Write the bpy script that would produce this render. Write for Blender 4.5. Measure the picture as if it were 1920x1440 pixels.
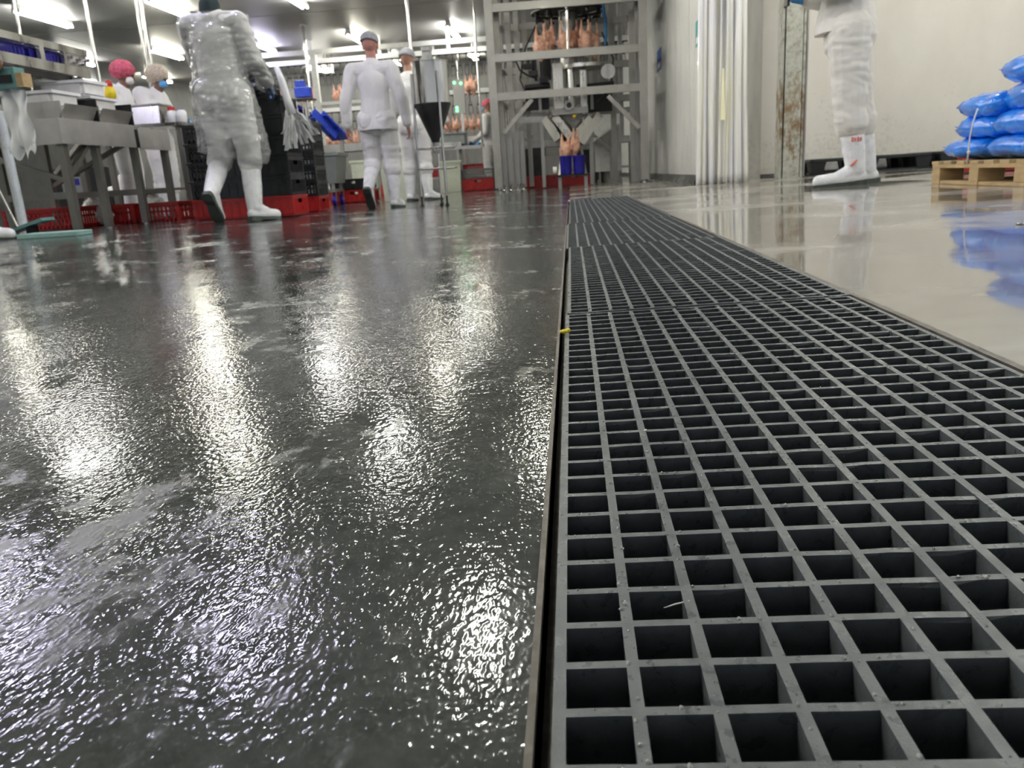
import bpy, bmesh, math, random
from mathutils import Vector, Matrix, noise
random.seed(7)
S = bpy.context.scene
COL = S.collection
for o in list(bpy.data.objects):
    bpy.data.objects.remove(o)
# ------------------------------------------------------------------ camera, world, exposure
F = 1482.94
CP = Vector((.0157, -.2946, .2531))
CM = ((0.99567, 0.07106, -0.0599), (-0.03953, -0.2595, -0.96493), (-0.08411, 0.96313, -0.25557))
R0, D0, F0 = (Vector(v) for v in CM)
cam = bpy.data.cameras.new('camera')
cam.sensor_width = 36; cam.sensor_fit = 'HORIZONTAL'
cam.lens = F * 36 / 1920; cam.clip_start = .02; cam.clip_end = 200
cam.dof.use_dof = True; cam.dof.focus_distance = .70; cam.dof.aperture_fstop = 17
co = bpy.data.objects.new('camera', cam); COL.objects.link(co)
m4 = Matrix((R0, -D0, -F0)).transposed().to_4x4(); m4.translation = CP
co.matrix_world = m4
S.camera = co
w = bpy.data.worlds.new('hall'); S.world = w; w.use_nodes = True
w.node_tree.nodes['Background'].inputs[0].default_value = (.92, .95, 1, 1)
w.node_tree.nodes['Background'].inputs[1].default_value = .45
S.view_settings.view_transform = 'Standard'; S.view_settings.look = 'None'
S.view_settings.gamma = 1; S.view_settings.use_curve_mapping = False
S.view_settings.exposure = 0.35
S.cycles.max_bounces = 6; S.cycles.diffuse_bounces = 3; S.cycles.glossy_bounces = 3; S.cycles.transmission_bounces = 3; S.cycles.transparent_max_bounces = 10
S.cycles.caustics_reflective = False; S.cycles.caustics_refractive = False; S.cycles.use_adaptive_sampling = True; S.cycles.adaptive_threshold = .07; S.cycles.adaptive_min_samples = 16
LAMP = 84.0     # radiance of a fluorescent tube

# ------------------------------------------------------------------ helpers
def ss(a, b, v):
    t = min(1, max(0, (v - a) / (b - a))); return t * t * (3 - 2 * t)
def zf(x, y):                                   # the floor falls towards the drain from both sides
    if x > 0: return .0205 * min(x, 3.2)
    return .017 * min(-x, 2.6) * (1 - ss(6.2, 7.8, y))
def ray(px, py): return R0 * ((px - 960) / F) + D0 * ((py - 720) / F) + F0
def W(px, py, Y):
    d = ray(px, py); return CP + d * ((Y - CP.y) / d.y)
def U(px, py, X):
    d = ray(px, py); return CP + d * ((X - CP.x) / d.x)
def V(*a): return Vector(a)

class MB:
    def __init__(s): s.v = []; s.f = []
    def add(s, vs, fs):
        n = len(s.v); s.v += [Vector(v) for v in vs]; s.f += [tuple(i + n for i in f) for f in fs]; return s
    def box(s, a, b, rz=0, pivot=None):
        (x0, y0, z0), (x1, y1, z1) = a, b
        vs = [V(x, y, z) for z in (z0, z1) for x, y in ((x0, y0), (x1, y0), (x1, y1), (x0, y1))]
        if rz:
            p = Vector(pivot) if pivot else (Vector(a) + Vector(b)) / 2
            R = Matrix.Rotation(rz, 3, 'Z'); vs = [R @ (v - p) + p for v in vs]
        return s.add(vs, [(3, 2, 1, 0), (4, 5, 6, 7), (0, 1, 5, 4), (1, 2, 6, 5), (2, 3, 7, 6), (3, 0, 4, 7)])
    def cbox(s, c, d, rz=0):
        c = Vector(c); d = Vector(d) / 2; return s.box(c - d, c + d, rz)
    def beam(s, p, q, a, b=None, up=(0, 0, 1)):          # rectangular bar from p to q
        p, q = Vector(p), Vector(q); b = b or a; t = (q - p).normalized(); u = Vector(up)
        if abs(t.dot(u)) > .98: u = V(0, 1, 0)
        x = t.cross(u).normalized(); y = x.cross(t)
        vs = [e + x * i * a / 2 + y * j * b / 2 for e in (p, q) for i, j in ((-1, -1), (1, -1), (1, 1), (-1, 1))]
        return s.add(vs, [(0, 1, 2, 3), (7, 6, 5, 4), (0, 4, 5, 1), (1, 5, 6, 2), (2, 6, 7, 3), (3, 7, 4, 0)])
    def tube(s, pts, r, n=10, cap=True):                  # tube along points, radius one or per point
        pts = [Vector(p) for p in pts]; k = len(pts)
        rs = r if isinstance(r, (list, tuple)) else [r] * k
        base = len(s.v); px = None
        for i, p in enumerate(pts):
            t = (pts[min(i + 1, k - 1)] - pts[max(i - 1, 0)]).normalized()
            if px is None:
                u = V(0, 0, 1) if abs(t.z) < .95 else V(1, 0, 0); px = t.cross(u).normalized()
            else: px = (px - t * px.dot(t)).normalized()
            py = t.cross(px)
            s.v += [p + (px * math.cos(2 * math.pi * j / n) + py * math.sin(2 * math.pi * j / n)) * rs[i] for j in range(n)]
        for i in range(k - 1):
            for j in range(n):
                a = base + i * n + j; b = base + i * n + (j + 1) % n
                s.f.append((a, b, b + n, a + n))
        if cap:
            s.f.append(tuple(base + j for j in reversed(range(n)))); s.f.append(tuple(base + (k - 1) * n + j for j in range(n)))
        return s
    def lathe(s, c, prof, n=24):                          # profile of (radius, z) about a vertical axis
        c = Vector(c); return s.tube([c + V(0, 0, z) for r, z in prof], [max(r, .0005) for r, z in prof], n)
    def cap(s, p0, r0, p1, r1, ya=1.0, xa=1.0, n=14):      # tapered capsule, optionally squeezed across
        p0, p1 = Vector(p0), Vector(p1); t = p1 - p0; L = t.length
        if L < 1e-6: t = V(0, 0, 1); L = 1e-6
        t = t / L; ps = []; rs = []
        for a in (0, 25, 50, 75): ps.append(p0 - t * r0 * math.cos(math.radians(a))); rs.append(max(r0 * math.sin(math.radians(a)), .0004))
        for k in range(5): ps.append(p0 + t * L * k / 4); rs.append(r0 + (r1 - r0) * k / 4)
        for a in (75, 50, 25, 0): ps.append(p1 + t * r1 * math.cos(math.radians(a))); rs.append(max(r1 * math.sin(math.radians(a)), .0004))
        b = len(s.v); s.tube(ps, rs, n)
        if ya != 1 or xa != 1:
            for v in s.v[b:]:
                k = (v - p0).dot(t) / L; q = p0 + t * L * min(1, max(0, k))
                v.y = q.y + (v.y - q.y) * ya; v.x = q.x + (v.x - q.x) * xa
        return s
    def ell(s, c, r, n=16):
        c = Vector(c); b = len(s.v); k = n // 2
        s.tube([c + V(0, 0, -math.cos(math.pi * i / k)) for i in range(k + 1)], [max(math.sin(math.pi * i / k), .002) for i in range(k + 1)], n)
        for v in s.v[b:]:
            d = v - c; v.x = c.x + d.x * r[0]; v.y = c.y + d.y * r[1]; v.z = c.z + d.z * r[2]
        return s
    def grid(s, fn, nu, nv):
        b = len(s.v)
        for j in range(nv + 1):
            for i in range(nu + 1): s.v.append(Vector(fn(i / nu, j / nv)))
        for j in range(nv):
            for i in range(nu):
                a = b + j * (nu + 1) + i; s.f.append((a, a + 1, a + nu + 2, a + nu + 1))
        return s
    def xf(s, M):
        s.v = [M @ v for v in s.v]; return s
    def mesh(s, name='m', smooth=False):
        me = bpy.data.meshes.new(name); me.from_pydata([tuple(v) for v in s.v], [], s.f); me.validate()
        bm = bmesh.new(); bm.from_mesh(me); bmesh.ops.recalc_face_normals(bm, faces=bm.faces); bm.to_mesh(me); bm.free()
        if smooth: shade(me, smooth)
        return me
def shade(me, ang=True):
    me.polygons.foreach_set('use_smooth', [True] * len(me.polygons))
    if ang is not True:
        try: me.set_sharp_from_angle(angle=math.radians(ang))
        except Exception: pass

def tag(o, label=None, cat=None, group=None, kind=None):
    for k, v in (('label', label), ('category', cat), ('group', group), ('kind', kind)):
        if v: o[k] = v
    return o
def thing(name, label, cat, loc=(0, 0, 0), rz=0, group=None):
    o = bpy.data.objects.new(name, None); COL.objects.link(o); o.empty_display_size = .1
    o.location = loc; o.rotation_euler = (0, 0, rz); return tag(o, label, cat, group)
def tmat(o): return Matrix.Translation(o.location) @ o.rotation_euler.to_matrix().to_4x4()
def obj(name, geo, mat, parent=None, world=False, smooth=False, bevel=0, label=None):
    """one mesh object; with world=True the shape is given in world coordinates and moved into the parent's frame"""
    if isinstance(geo, MB):
        if world and parent is not None:
            M = tmat(parent); 
            if parent.parent: M = tmat(parent.parent) @ M
            geo.xf(M.inverted())
        me = geo.mesh(name, smooth)
    else: me = geo
    if mat and not me.materials: me.materials.append(MATS[mat])
    o = bpy.data.objects.new(name, me); COL.objects.link(o)
    if parent is not None: o.parent = parent
    if bevel:
        b = o.modifiers.new('bevel', 'BEVEL'); b.width = bevel; b.segments = 2; b.limit_method = 'ANGLE'
    if label: o['label'] = label
    return o
def base_obj(name, geo, mat, label, cat, loc, group=None, smooth=False, bevel=0, rz=0):
    """a thing that is one mesh; geo is in its local frame"""
    o = obj(name, geo, mat, None, smooth=smooth, bevel=bevel); o.location = loc; o.rotation_euler = (0, 0, rz)
    return tag(o, label, cat, group)
def struct(name, geo, mat, parent=None, smooth=False):
    o = obj(name, geo, mat, parent, smooth=smooth)
    if parent is None: o['kind'] = 'structure'
    return o
def copy_tree(o, parent=None):
    c = o.copy(); COL.objects.link(c); c.parent = parent
    for ch in list(o.children): copy_tree(ch, c)
    return c
def blob(mb, voxel, smooth=4, cuts=(), fill=True, wr=0, wf=(9, 9, 14), seed=0):
    """fuse overlapping solids into one continuous skin; cuts = [(point, normal)] keep the side the normal points to"""
    o = bpy.data.objects.new('tmp', mb.mesh('tmp')); COL.objects.link(o)
    r = o.modifiers.new('r', 'REMESH'); r.mode = 'VOXEL'; r.voxel_size = voxel
    s = o.modifiers.new('s', 'SMOOTH'); s.factor = .5; s.iterations = smooth
    dg = bpy.context.evaluated_depsgraph_get()
    me = bpy.data.meshes.new_from_object(o.evaluated_get(dg)); me.materials.clear()
    old = o.data; bpy.data.objects.remove(o); bpy.data.meshes.remove(old)
    bm = bmesh.new(); bm.from_mesh(me)
    if wr:
        bm.normal_update(); off = V(seed * 3.1, seed * 1.7, seed * .9); mv = []
        for v in bm.verts:
            p = V(v.co.x * wf[0], v.co.y * wf[1], v.co.z * wf[2]) + off
            n = noise.noise(p) * .6 + (abs(noise.noise(p * 1.9 + off)) - .25) * .9
            mv.append(v.co + v.normal * n * wr)
        for v, c in zip(bm.verts, mv): v.co = c
    for p, n in cuts:
        g = bm.verts[:] + bm.edges[:] + bm.faces[:]
        e = bmesh.ops.bisect_plane(bm, geom=g, plane_co=p, plane_no=n, clear_inner=True)
        if fill:
            ed = [x for x in e['geom_cut'] if isinstance(x, bmesh.types.BMEdge) and x.is_valid]
            bmesh.ops.holes_fill(bm, edges=ed, sides=0)
    bm.to_mesh(me); bm.free(); shade(me, 60)
    return me
def pillow(lx, ly, h, seed, nu=22, nv=16, crump=.012):
    mb = MB(); off = V(seed * 5.3, seed * 2.1, seed)
    def th(u, v):
        a, b = 2 * u - 1, 2 * v - 1
        return max(0, (1 - abs(a) ** 5)) ** .5 * max(0, (1 - abs(b) ** 6)) ** .5
    def pt(u, v, sgn):
        a, b = 2 * u - 1, 2 * v - 1; t = th(u, v)
        x = a * lx / 2 * (1 - .08 * b * b); y = b * ly / 2 * (1 - .05 * a * a)
        z = h / 2 + sgn * t * h / 2 * (.92 if sgn < 0 else 1)
        n = noise.noise(V(x * 9, y * 9, z * 6) + off) + .6 * noise.noise(V(x * 22, y * 14, z * 20) + off)
        e = 1 - t
        return V(x, y, z + n * crump + e * .02 * noise.noise(V(x * 12, y * 12, 0) + off))
    top = lambda u, v: pt(u, v, 1); bot = lambda u, v: pt(u, v, -1)
    mb.grid(top, nu, nv); mb.grid(bot, nu, nv)
    me = mb.mesh('bag'); bm = bmesh.new(); bm.from_mesh(me); bmesh.ops.remove_doubles(bm, verts=bm.verts, dist=.006)
    bmesh.ops.recalc_face_normals(bm, faces=bm.faces); bm.to_mesh(me); bm.free(); shade(me); return me

# ------------------------------------------------------------------ materials
MATS = {}
def mat(name, col=(.5, .5, .5), rough=.5, metal=0, **kw):
    m = bpy.data.materials.new(name); m.use_nodes = True; b = m.node_tree.nodes['Principled BSDF']
    b.inputs['Base Color'].default_value = (*col, 1); b.inputs['Roughness'].default_value = rough; b.inputs['Metallic'].default_value = metal
    for k, v in kw.items(): b.inputs[k.replace('_', ' ')].default_value = v
    MATS[name] = m; return m
class NT:
    def __init__(s, m): s.t = m.node_tree; s.b = s.t.nodes['Principled BSDF']
    def n(s, ty, **kw):
        x = s.t.nodes.new(ty)
        for k, v in kw.items():
            if k in x.inputs: x.inputs[k].default_value = v
            else: setattr(x, k, v)
        return x
    def l(s, a, b): s.t.links.new(a, b)
    def pos(s, scale=(1, 1, 1), obj=False):
        c = s.n('ShaderNodeTexCoord') if obj else s.n('ShaderNodeNewGeometry')
        mp = s.n('ShaderNodeMapping'); mp.inputs['Scale'].default_value = scale
        s.l(c.outputs['Object' if obj else 'Position'], mp.inputs[0]); return mp.outputs[0]
    def noise(s, vec, scale, detail=3, rough=.5, dist=0):
        x = s.n('ShaderNodeTexNoise'); x.inputs['Scale'].default_value = scale; x.inputs['Detail'].default_value = detail
        x.inputs['Roughness'].default_value = rough; x.inputs['Distortion'].default_value = dist; s.l(vec, x.inputs['Vector']); return x.outputs[0]
    def ramp(s, fac, stops, interp='LINEAR'):
        r = s.n('ShaderNodeValToRGB'); cr = r.color_ramp; cr.interpolation = interp
        while len(cr.elements) < len(stops): cr.elements.new(.5)
        for e, (p, c) in zip(cr.elements, stops):
            e.position = p; e.color = (*c, 1) if isinstance(c, tuple) else (c, c, c, 1)
        s.l(fac, r.inputs[0]); return r.outputs[0]
    def mix(s, fac, a, b):
        x = s.n('ShaderNodeMix', data_type='RGBA')
        for sock, v in ((x.inputs[0], fac), (x.inputs[6], a), (x.inputs[7], b)):
            if hasattr(v, 'links'): s.l(v, sock)
            else: sock.default_value = v if isinstance(v, float) else (*v, 1)
        return x.outputs[2]
    def math(s, op, a, b=0.0):
        x = s.n('ShaderNodeMath', operation=op)
        for i, v in enumerate((a, b)):
            if hasattr(v, 'links'): s.l(v, x.inputs[i])
            else: x.inputs[i].default_value = v
        return x.outputs[0]
    def bump(s, h, strength, dist, prev=None):
        x = s.n('ShaderNodeBump'); x.inputs['Strength'].default_value = strength; x.inputs['Distance'].default_value = dist
        s.l(h, x.inputs['Height'])
        if prev: s.l(prev, x.inputs['Normal'])
        return x.outputs[0]
    def out(s, **kw):
        for k, v in kw.items(): s.l(v, s.b.inputs[k.replace('_', ' ')])

def speck(name, col, rough, metal=0, var=.12, scale=6, bscale=0, bstr=.2, bdist=.002, rvar=.1, stretch=(1, 1, 1), **kw):
    """a surface colour broken up by soft blotches, with optional fine relief"""
    m = mat(name, col, rough, metal, **kw); t = NT(m); p = t.pos(stretch)
    n = t.noise(p, scale, 4, .6)
    t.out(Base_Color=t.ramp(n, [(.3, tuple(c * (1 - var) for c in col)), (.7, tuple(min(1, c * (1 + var)) for c in col))]),
          Roughness=t.ramp(n, [(.3, max(0, rough - rvar)), (.7, min(1, rough + rvar))]))
    if bscale: t.out(Normal=t.bump(t.noise(p, bscale, 3), bstr, bdist))
    return m
# wet dark resin floor
m = mat('floor_dark', (.05, .055, .056), .2); t = NT(m); p = t.pos()
big = t.noise(p, 2.6, 2, .6); mid = t.noise(t.pos((1, .7, 1)), 24, 5, .72)
dry = t.ramp(t.math('ADD', t.math('MULTIPLY', big, .5), t.math('MULTIPLY', mid, .5)), [(.535, 0.0), (.62, .85)])
grit = t.noise(t.pos((1, .6, 1)), 210, 1, .6); rip = t.noise(p, 80, 1, .6); roll = t.noise(t.pos((1, .55, 1)), 14, 1, .6)
calm = t.ramp(t.noise(t.pos((1, .6, 1)), 5, 3, .65), [(.36, .22), (.62, 1.0)])
cvar = t.ramp(t.noise(p, 30, 4, .7), [(.3, (.044, .049, .047)), (.7, (.074, .081, .078))])
t.out(Base_Color=t.mix(dry, cvar, (.115, .122, .122)),
      Roughness=t.ramp(dry, [(0, .06), (1, .40)]),
      Normal=t.bump(roll, .30, .0011, t.bump(rip, .40, .0005, t.bump(t.math('MULTIPLY', t.math('POWER', grit, 2.2), calm), .9, .00095))))
m.node_tree.nodes['Principled BSDF'].inputs['IOR'].default_value = 1.45
# pale concrete floor with a film of water in its hollows
m = mat('floor_pale', (.3, .28, .25), .3); t = NT(m); p = t.pos()
pud = t.ramp(t.noise(t.pos((.8, 1.3, 1)), 1.1, 4, .55, .4), [(.45, 1.0), (.60, 0.0)])
fine = t.noise(p, 60, 4, .6); wv = t.noise(t.pos((1, .5, 1)), 5, 3, .5)
t.out(Base_Color=t.mix(pud, t.ramp(t.noise(p, 7, 5, .65), [(.25, (.33, .315, .285)), (.75, (.43, .41, .375))]), (.25, .235, .205)),
      Roughness=t.ramp(pud, [(0, .22), (1, .04)]))
bm_ = t.bump(fine, .25, .0008); g_ = t.n('ShaderNodeMix', data_type='VECTOR')
t.l(pud, g_.inputs[0]); t.l(bm_, g_.inputs[4]); t.l(t.bump(wv, .10, .004), g_.inputs[5]); t.l(g_.outputs[1], t.b.inputs['Normal'])
# grating resin
m = mat('grating', (.17, .18, .185), .42); t = NT(m); p = t.pos()
t.out(Base_Color=t.ramp(t.noise(p, 45, 5, .7), [(.25, (.070, .080, .088)), (.75, (.142, .158, .170))]),
      Roughness=t.ramp(t.noise(p, 90, 3), [(.35, .25), (.65, .55)]), Normal=t.bump(t.noise(p, 900, 2), .5, .0004))
speck('channel', (.03, .029, .026), .5, scale=12, var=.4, bscale=60)
m = mat('edge_trim', (.2, .18, .15), .45); t = NT(m); p = t.pos()
t.out(Base_Color=t.ramp(t.noise(p, 25, 5, .7), [(.3, (.05, .036, .024)), (.5, (.10, .09, .075)), (.7, (.16, .15, .135))]), Normal=t.bump(t.noise(p, 120, 3), .5, .001))
# walls
def wallmat(name, a, b, dirt, streak):
    m = mat(name, a, .42); t = NT(m); p = t.pos(); st = t.noise(t.pos((streak, streak, .6)), 3, 5, .6)
    bl = t.noise(p, 2.2, 6, .7, .3); g = t.n('ShaderNodeSeparateXYZ'); t.l(t.n('ShaderNodeNewGeometry').outputs['Position'], g.inputs[0])
    low = t.n('ShaderNodeMapRange'); low.inputs[1].default_value = 0; low.inputs[2].default_value = 1.4; low.inputs[3].default_value = .16; low.inputs[4].default_value = 0
    t.l(g.outputs[2], low.inputs[0])
    d = t.ramp(t.math('ADD', t.math('MULTIPLY', t.noise(p, 26, 5, .75), .55), t.math('ADD', t.math('MULTIPLY', bl, .35), low.outputs[0])), [(.57, 0.0), (.76, .6)])
    t.out(Base_Color=t.mix(d, t.ramp(st, [(.3, a), (.7, b)]), dirt), Roughness=t.ramp(bl, [(.3, .3), (.7, .5)]), Normal=t.bump(t.noise(t.pos((streak, streak, .5)), 1.5, 2), .25, .01))
wallmat('wall_white', (.78, .745, .67), (.84, .81, .74), (.42, .37, .28), 1)
wallmat('wall_panel', (.52, .52, .51), (.70, .70, .69), (.25, .23, .2), 5)
wallmat('wall_far', (.14, .14, .14), (.21, .21, .205), (.12, .12, .12), 2)
wallmat('jamb', (.42, .41, .37), (.54, .53, .48), (.2, .18, .14), 4)
speck('coving', (.05, .052, .055), .3, scale=5, var=.4)
speck('ceiling', (.40, .40, .405), .42, scale=.7, var=.1, rvar=.05)
mat('seam', (.12, .12, .12), .5)
# metals
def steel(name, col, rough, var=.12): return speck(name, col, rough, 1, var=var, scale=9, stretch=(1, 1, .3), bscale=180, bstr=.06, bdist=.0006)
steel('stainless', (.52, .515, .49), .32); steel('stainless_dull', (.36, .355, .34), .42); steel('stainless_bright', (.62, .62, .60), .16)
speck('frame_steel', (.36, .355, .335), .42, .6, var=.1, scale=7)
speck('bench_steel', (.20, .195, .175), .45, .5, var=.15, scale=7)
speck('sheet_grey', (.46, .45, .42), .4, .3, var=.15)
speck('dark_metal', (.03, .03, .032), .4, .6, var=.3)
m = mat('galvanised', (.4, .42, .38), .5, .25); t = NT(m); p = t.pos()
g = t.n('ShaderNodeSeparateXYZ'); t.l(t.n('ShaderNodeNewGeometry').outputs['Position'], g.inputs[0])
band = t.ramp(t.math('MULTIPLY', g.outputs[2], .4), [(.06, 0.0), (.16, .13), (.34, .15), (.42, 0.0)])
rust = t.ramp(t.math('ADD', t.noise(t.pos((1, 1, .5)), 13, 6, .72, .3), band), [(.56, 0.0), (.72, .9)])
t.out(Base_Color=t.mix(rust, t.ramp(t.noise(p, 16, 5, .7), [(.3, (.20, .17, .12)), (.48, (.42, .43, .37)), (.7, (.54, .55, .49))]), t.ramp(t.noise(p, 50, 4, .7), [(.3, (.11, .065, .03)), (.7, (.27, .165, .07))])),
      Roughness=t.ramp(rust, [(0, .38), (1, .8)]), Normal=t.bump(t.noise(p, 60, 4), .4, .002))
# plastics, cloth, skin
def plast(name, col, rough=.35, var=.08, **kw): return speck(name, col, rough, 0, var=var, scale=14, bscale=70, bstr=.08, bdist=.001, **kw)
plast('plastic_black', (.012, .014, .016), .35, .3); plast('plastic_red', (.42, .018, .018), .35, .2); plast('plastic_blue', (.02, .06, .55), .3)
plast('plastic_navy', (.014, .010, .26), .35); plast('plastic_white', (.78, .79, .78), .35); plast('plastic_teal', (.12, .27, .26), .4); plast('plastic_mint', (.27, .45, .42), .45)
plast('plastic_grey', (.22, .24, .24), .45); plast('plastic_pale', (.70, .74, .62), .45); plast('foam', (.82, .82, .82), .7); plast('plastic_yellow', (.8, .62, .02), .35)
plast('pvc_pipe', (.72, .76, .80), .3); plast('rubber_boot', (.84, .85, .88), .3); plast('boot_sole', (.06, .075, .065), .6, .3); plast('boot_print', (.75, .2, .16), .5)
plast('bag_blue', (.005, .22, 1.0), .2, .25, Coat_Weight=.6, Coat_Roughness=.12)
t = NT(MATS['bag_blue']); p = t.pos(); t.out(Normal=t.bump(t.noise(p, 16, 3, .6, .6), .5, .012))
plast('glove_blue', (.02, .18, .42), .4); plast('glove_dark', (.03, .08, .16), .4); plast('mask_blue', (.12, .38, .75), .7)
speck('cloth_white', (.76, .755, .77), .85, scale=5, var=.05, bscale=120, bstr=.2, bdist=.001)
speck('cloth_grey', (.80, .80, .785), .85, scale=5, var=.08, bscale=120, bstr=.2, bdist=.001)
speck('cloth_cream', (.76, .74, .70), .85, scale=5, var=.06, bscale=120, bstr=.2, bdist=.001)
speck('cloth_dark', (.02, .035, .04), .85); speck('net_grey', (.30, .31, .34), .75, scale=60, var=.3, bscale=300, bstr=.5); speck('net_white', (.6, .58, .54), .75, scale=50, var=.25, bscale=300)
speck('net_red', (.55, .10, .16), .75, scale=40, var=.5, bscale=300, bstr=.5); speck('net_beige', (.55, .47, .38), .75, scale=45, var=.3, bscale=300, bstr=.5)
mat('skin', (.42, .22, .16), .5, Subsurface_Weight=.1); mat('skin_dark', (.16, .08, .05), .5); mat('skin_pink', (.42, .19, .16), .55); mat('eye', (.02, .02, .02), .2)
m = mat('chicken', (.72, .42, .32), .45, Subsurface_Weight=.15, Subsurface_Radius=(.02, .01, .006)); t = NT(m)
t.out(Base_Color=t.ramp(t.noise(t.pos(), 16, 4, .6), [(.3, (.56, .20, .13)), (.5, (.74, .42, .30)), (.75, (.82, .62, .48))]))
speck('wood', (.46, .33, .17), .7, scale=5, var=.25, stretch=(1, 1, 4), bscale=90, bstr=.3)
m = mat('clear_film', (.95, .96, .97), .15); t = NT(m)
nb = t.bump(t.noise(t.pos((1, 1, 2.2)), 11, 2, .55), .6, .025)
lw = t.n('ShaderNodeLayerWeight'); lw.inputs[0].default_value = .35; t.l(nb, lw.inputs['Normal'])
gl = t.n('ShaderNodeBsdfGlossy'); gl.inputs['Roughness'].default_value = .09; t.l(nb, gl.inputs['Normal'])
tp = t.n('ShaderNodeBsdfTransparent'); tp.inputs[0].default_value = (.98, .985, .99, 1)
m1 = t.n('ShaderNodeMixShader'); t.l(t.ramp(lw.outputs['Fresnel'], [(0, .07), (.5, .35), (1, .8)]), m1.inputs[0]); t.l(tp.outputs[0], m1.inputs[1]); t.l(gl.outputs[0], m1.inputs[2])
m2 = t.n('ShaderNodeMixShader'); m2.inputs[0].default_value = .17; t.l(m1.outputs[0], m2.inputs[1]); t.l(t.b.outputs[0], m2.inputs[2]); t.l(nb, t.b.inputs['Normal'])
t.l(m2.outputs[0], t.t.nodes['Material Output'].inputs[0])
m = mat('milky_film', (.86, .87, .88), .22, Alpha=.75); t = NT(m)
t.out(Alpha=t.ramp(t.noise(t.pos((1, 1, .4)), 14, 4, .6, .5), [(.3, .78), (.75, 1.0)]), Normal=t.bump(t.noise(t.pos((1, 1, .5)), 24, 3), .4, .008))
m = mat('pvc_strip', (.80, .80, .78), .14, Alpha=.72, Transmission_Weight=.0, Coat_Weight=.5); t = NT(m)
t.out(Base_Color=t.ramp(t.noise(t.pos((6, 6, .25)), 3, 3), [(.35, (.84, .84, .92)), (.5, (.92, .92, .90)), (.68, (.95, .93, .78))]), Alpha=t.ramp(t.noise(t.pos((5, 5, .3)), 4, 3), [(.3, .9), (.7, 1.0)]))
mat('strip_yellow', (.95, .92, .60), .25)
mat('water', (.20, .215, .22), .03, IOR=1.45, Coat_Weight=1.0, Coat_Roughness=.02)
mat('sign_blue', (.02, .10, .42), .4); mat('sign_teal', (.02, .28, .30), .4); mat('sign_yellow', (.85, .55, .02), .4); mat('sign_white', (.8, .8, .8), .4)
def emit(name, col, s):
    m = mat(name, (.9, .9, .9), .4); b = m.node_tree.nodes['Principled BSDF']
    b.inputs['Emission Color'].default_value = (*col, 1); b.inputs['Emission Strength'].default_value = s
emit('tube_warm', (1, .97, .80), LAMP); emit('tube_cool', (.78, .74, 1), LAMP); emit('tube_neutral', (1, .99, .90), LAMP)
emit('led_green', (.05, 1, .18), 6); emit('bulb', (1, .97, .85), 14)

# ------------------------------------------------------------------ structure: floor, drain, ceiling, walls
PT = .038; GW = 13 * PT; GY0 = -6 * PT; GY1 = 184 * PT; TAU = .0205
XL, XR = -.0115, GW + .012
xs = [-24, -18, -13, -9, -7, -5.5, -4.5, -4, -3.5, -3, -2.8, -2.6, -2.4, -2.2, -2, -1.8, -1.6, -1.4, -1.2, -1, -.7, -.4, XL, 0, XR, .9, 1.5, 2, 2.5, 3.2, 4, 6, 9]
ys = [-7, -4, -2, GY0, .5, 1, 2, 3, 4, 5, 5.6, 6.2, 6.5, 6.8, GY1 + .015, 7.3, 7.6, 7.9, 8.5, 10, 13, 17, 24]
mb = MB(); mi = []
for j in range(len(ys) - 1):
    for i in range(len(xs) - 1):
        x0, x1, y0, y1 = xs[i], xs[i + 1], ys[j], ys[j + 1]
        if x0 >= XL - 1e-6 and x1 <= XR + 1e-6 and y0 >= GY0 - 1e-6 and y1 <= GY1 + .016: continue
        mb.add([(x, y, zf(x, y)) for x, y in ((x0, y0), (x1, y0), (x1, y1), (x0, y1))], [(0, 1, 2, 3)]); mi.append(1 if x0 >= 0 else 0)
me = mb.mesh('floor'); me.materials.append(MATS['floor_dark']); me.materials.append(MATS['floor_pale'])
cs = [sum((me.vertices[k].co.x for k in p.vertices)) / len(p.vertices) for p in me.polygons]
for p, c in zip(me.polygons, cs): p.material_index = 1 if c > 0 else 0
bm = bmesh.new(); bm.from_mesh(me); bmesh.ops.remove_doubles(bm, verts=bm.verts, dist=1e-4); bmesh.ops.recalc_face_normals(bm, faces=bm.faces); bm.to_mesh(me); bm.free(); shade(me)
struct('floor', me, None)
zr = zf(XR, 0)
mb = MB().box((XL - .05, GY0, -.34), (XR + .05, GY1 + .06, -.30)).box((XL - .05, GY0, -.30), (XL, GY1 + .06, -.008)).box((XR, GY0, -.30), (XR + .05, GY1 + .06, zr - .012)).box((XL, GY1 + .015, -.3), (XR, GY1 + .06, -.01)).box((XL, GY0 - .05, -.3), (XR, GY0, -.01))
struct('floor_channel', mb, 'channel')
mb = MB().box((XL - .004, GY0, -.045), (XL, GY1 + .015, .0012)).box((XL, GY0, -.045), (XL + .02, GY1, -.041))
struct('trim_1', mb, 'edge_trim')
mb = MB().box((XR - .004, GY0, zr - .05), (XR + .007, GY1 + .015, zr + .0014)).box((XR - .022, GY0, zr - .048), (XR, GY1, zr - .042))
struct('trim_2', mb, 'edge_trim')

ZC = 3.42
cl = struct('ceiling', MB().box((-24, -7, ZC + .004), (9, 24, ZC + .1)), 'seam')
cy = [-7, .9, 8.2, 15.5, 24]
for k in range(4):
    for xa, xb in ((-24, -9.9), (-9.9, -.6), (-.6, 9)):
        obj('ceiling_panel', MB().box((xa + .012, cy[k] + .02, ZC - .012), (xb - .012, cy[k + 1] - .02, ZC + .004)), 'ceiling', cl)
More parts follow.
